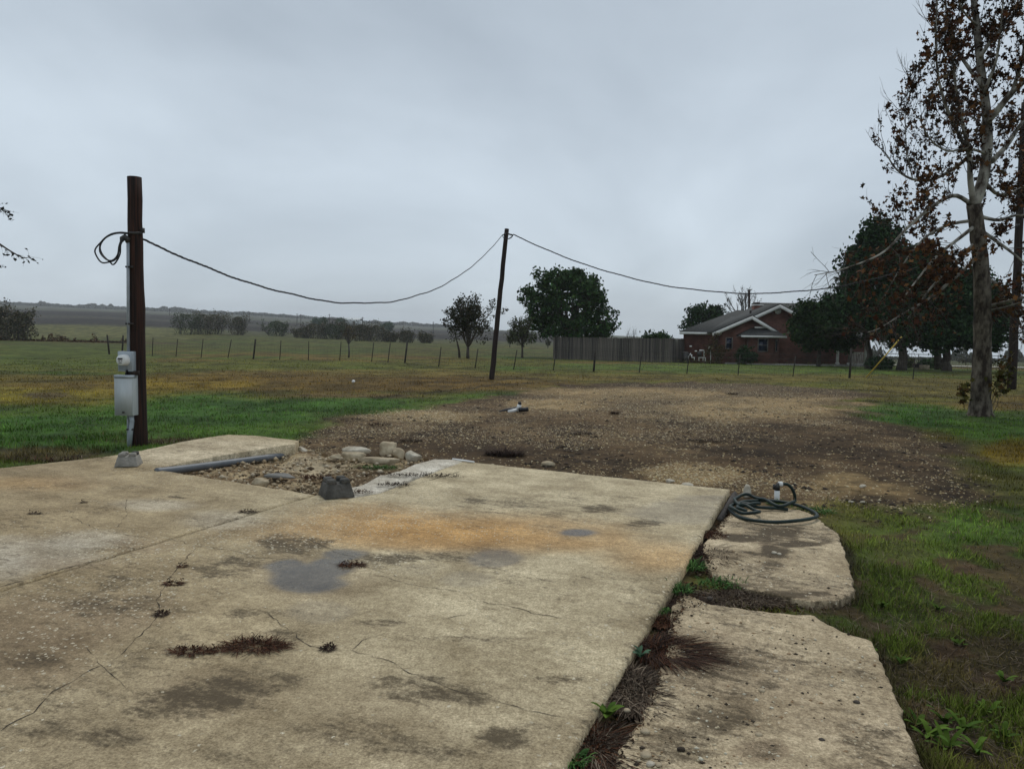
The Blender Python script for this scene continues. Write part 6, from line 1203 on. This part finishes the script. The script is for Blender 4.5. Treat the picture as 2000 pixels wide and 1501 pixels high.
def grass_obj(label, n, seed, y0, y1, h, wmin, near_=False, x0=-150, x1=2150, dens=1.0):
    P, rg = scatter(n, seed, y0, y1, x0, x1); col, g, dirt, bare = ground_attr(P[:, 0], P[:, 1], P[:, 2])
    cl_ = fbm(P[:, 0] * 3, P[:, 1] * 3, 111)
    keep = rg.rand(len(P)) < np.clip(1.06 - dirt * 1.0, 0.0, 1) * (sstep(.3, .55, cl_) * .8 + .2) * dens
    P, col, dirt = P[keep], col[keep], dirt[keep]; n = len(P); dist = np.hypot(P[:, 0], P[:, 1]); th = rg.uniform(0, 2 * math.pi, n)
    H = h * rg.uniform(.45, 1.5, n) * (.35 + 2.2 * fbm(P[:, 0] * 1.7, P[:, 1] * 1.7, 115) ** 2) * (1 - .5 * dirt); w = np.maximum(wmin, dist * .00042) * rg.uniform(.6, 1.3, n)
    cc = col * rg.uniform(.75, 1.8, (n, 1)) * (1.55 if near_ else 1.35) * np.array([1.05, 1.0, .9]); yl = rg.rand(n) < .1; cc[yl] = np.array([.14, .11, .05]) * rg.uniform(.6, 1.2, (yl.sum(), 1))
    lean = rg.uniform(.2, 1.1, n)
    if near_:
        d = np.stack([np.cos(th) * lean, np.sin(th) * lean, np.ones(n)], 1); d /= np.linalg.norm(d, axis=1, keepdims=True); V, Q, C = blade_strip(P, d, H * 1.2, w, -rg.uniform(0, .5, n), np.full(n, .5), rg, cc, 2)
        return tag(mesh_np('grass', V, Q, MAT['grass'], col=C), label, 'grass', kind='stuff')
    s = np.stack([np.cos(th + 1.57), np.sin(th + 1.57), 0 * th], 1) * w[:, None]; tip = P + np.stack([np.cos(th) * lean * H, np.sin(th) * lean * H, H], 1)
    V = np.stack([P - s, P + s, tip], 1).reshape(-1, 3); return tag(mesh_np('grass', V, np.arange(n * 3).reshape(-1, 3), MAT['grass'], col=np.repeat(cc, 3, 0)), label, 'grass', kind='stuff')
grass_obj('short lawn grass beside the broken walk at the lower right', 170000, 901, 960, 1700, .06, .0022, True, x0=1400, x1=2650)
grass_obj('short mixed green and brown lawn grass across the yard', 230000, 903, 700, 960, .045, .004, x0=-450, x1=2500)
# bits of dead stalk lying on the near lawn
P, rg = scatter(9000, 905, 980, 1540, 1450, 2100); n = len(P); th = rg.uniform(0, 6.28, n); d = np.stack([np.cos(th), np.sin(th), rg.uniform(-.02, .25, n)], 1); P[:, 2] += .006
V, Q, C = blade_strip(P, d, rg.uniform(.03, .13, n), np.full(n, .0016), np.zeros(n), np.full(n, .5), rg, DRY[rg.randint(0, 4, n)] * rg.uniform(.6, 1.3, (n, 1)), 2); tag(mesh_np('dead_stalks', V, Q, MAT['leaf'], col=C), 'dry stalks scattered over the near lawn', 'stalks', kind='stuff')
P, rg = scatter(170000, 907, 742, 1020, 540, 1950); col, g, dirt, bare = ground_attr(P[:, 0], P[:, 1], P[:, 2]); k = rg.rand(len(P)) < g * .75 + .03 * dirt; P = P[k]; n = len(P); dist = np.hypot(P[:, 0], P[:, 1])
def stones(P, r, rg, cols):
    n = len(P); o = np.array([[1, 0, 0], [-1, 0, 0], [0, 1, 0], [0, -1, 0], [0, 0, 1], [0, 0, -1]], float); sc = rg.uniform(.6, 1.3, (n, 1, 3)) * np.array([1.2, 1, .7]); V = (P[:, None] + (o[None] + rg.normal(0, .12, (n, 6, 3))) * sc * r[:, None, None]).reshape(-1, 3)
    f = np.array([[0, 2, 4], [2, 1, 4], [1, 3, 4], [3, 0, 4], [2, 0, 5], [1, 2, 5], [3, 1, 5], [0, 3, 5]]); return V, (np.arange(n)[:, None, None] * 6 + f[None]).reshape(-1, 3), np.repeat(cols, 6, 0)
SC = np.array([[.52, .41, .23], [.62, .53, .35], [.36, .27, .14], [.25, .175, .09], [.46, .35, .18]])
V, T, C = stones(P, (.005 + .011 * rg.rand(n) ** 2) * (1 + dist * .025), rg, SC[rg.randint(0, 5, n)] * rg.uniform(.7, 1.15, (n, 1))); tag(mesh_np('gravel', V, T, MAT['pebble'], col=C), 'pale gravel strewn over the bare soil', 'gravel', kind='stuff')
P, rg = scatter(7000, 909, 745, 1020, 540, 1950); col, g, dirt, bare = ground_attr(P[:, 0], P[:, 1], P[:, 2]); k = (dirt > .4) & (fbm(P[:, 0] * 1.5, P[:, 1] * 1.5, 121) > .5); P = P[k]; n = len(P)
V, T, C = stones(P, .012 + .03 * rg.rand(n) ** 3, rg, np.tile([.045, .032, .022], (n, 1)) * rg.uniform(.6, 1.4, (n, 1))); tag(mesh_np('soil_clods', V, T, MAT['pebble'], col=C), 'dark clods on the bare soil', 'clods', kind='stuff')
# crumbs in the pit and on the walk
rg = np.random.RandomState(911); n = 2600; px = rg.uniform(330, 860, n); py = rg.uniform(880, 975, n); P = np.array([at(a, b_, -.085) for a, b_ in zip(px, py)]); s, _ = poly_sdf(P[:, :2], PIT); P = P[s < -.05]; n = len(P); P[:, 2] += rg.uniform(-.01, .03, n)
V, T, C = stones(P, .008 + .03 * rg.rand(n) ** 3, rg, np.array([[.42, .33, .21], [.3, .22, .13], [.5, .42, .3], [.1, .07, .04]])[rg.randint(0, 4, n)]); tag(mesh_np('rubble', V, T, MAT['pebble'], col=C), 'limestone crumbs in the pit', 'rubble', kind='stuff')
px = rg.uniform(1180, 1800, 1500); py = rg.uniform(1000, 1500, 1500); P = np.array([at(a, b_, ZW) for a, b_ in zip(px, py)]); s = np.minimum(poly_sdf(P[:, :2], WALK1)[0], poly_sdf(P[:, :2], WALK2)[0]); P = P[s < -.03]; n = len(P); P[:, 2] += .003
V, T, C = stones(P, .003 + .009 * rg.rand(n) ** 3, rg, np.array([[.5, .42, .28], [.06, .045, .03], [.04, .03, .02], [.3, .2, .11], [.6, .55, .42]])[rg.randint(0, 5, n)]); tag(mesh_np('grit', V, T, MAT['pebble'], col=C), 'loose grit on the broken walk', 'grit', kind='stuff')

# litter along the gap beside the slab
rg = np.random.RandomState(915); n = 7000; uu = rg.uniform(.9, 6.0, n); vv = -.02 - np.abs(rg.normal(0, .09, n)) - .05 * rg.rand(n); k = (fbm(uu * 3, vv * 3, 141) > .38); uu, vv = uu[k], vv[k]; n = len(uu)
P = np.column_stack([PA + uu[:, None] * UD + vv[:, None] * VD, np.full(n, -.07)]); s = np.minimum(poly_sdf(P[:, :2], WALK1)[0], poly_sdf(P[:, :2], WALK2)[0]); P[:, 2] = np.where(s < .0, ZW + .004, -.068 + .02 * rg.rand(n)); P = P[(s > -.07 * rg.rand(n))]
q = np.array([at(a, b_, -.07) for a, b_ in zip(rg.normal(1460, 70, 1800), rg.normal(1172, 14, 1800))]); s = np.minimum(poly_sdf(q[:, :2], WALK1)[0], poly_sdf(q[:, :2], WALK2)[0]); P = np.vstack([P, q[s > .01]])
V, Q, C = leaf_quads(P, .011, rg, np.array([[.06, .03, .018], [.035, .024, .016], [.09, .045, .022], [.022, .016, .012], [.12, .09, .06]]), flat=.85, aspect=.4); V[:, 2] = np.maximum(V[:, 2], -.075); tag(mesh_np('leaf_litter', V, Q, MAT['leaf'], col=C), 'brown leaf litter in the gap beside the slab', 'litter', kind='stuff')

# ------------------------------------------------------------------ damp air
def haze():
    m = MB(); m.span(-2700, 2700, -2700, 2700, -62, 75); mt = bpy.data.materials.new('haze'); mt.use_nodes = True; t = mt.node_tree; t.nodes.clear(); out = N(t, 'ShaderNodeOutputMaterial'); pv = N(t, 'ShaderNodeVolumePrincipled')
    pv.inputs['Color'].default_value = (.93, .96, 1.0, 1); pv.inputs['Density'].default_value = .00027; t.links.new(pv.outputs[0], out.inputs['Volume'])
    o = m.build('haze', mt); tag(o, 'thin grey damp haze over the fields', kind='stuff')
haze()
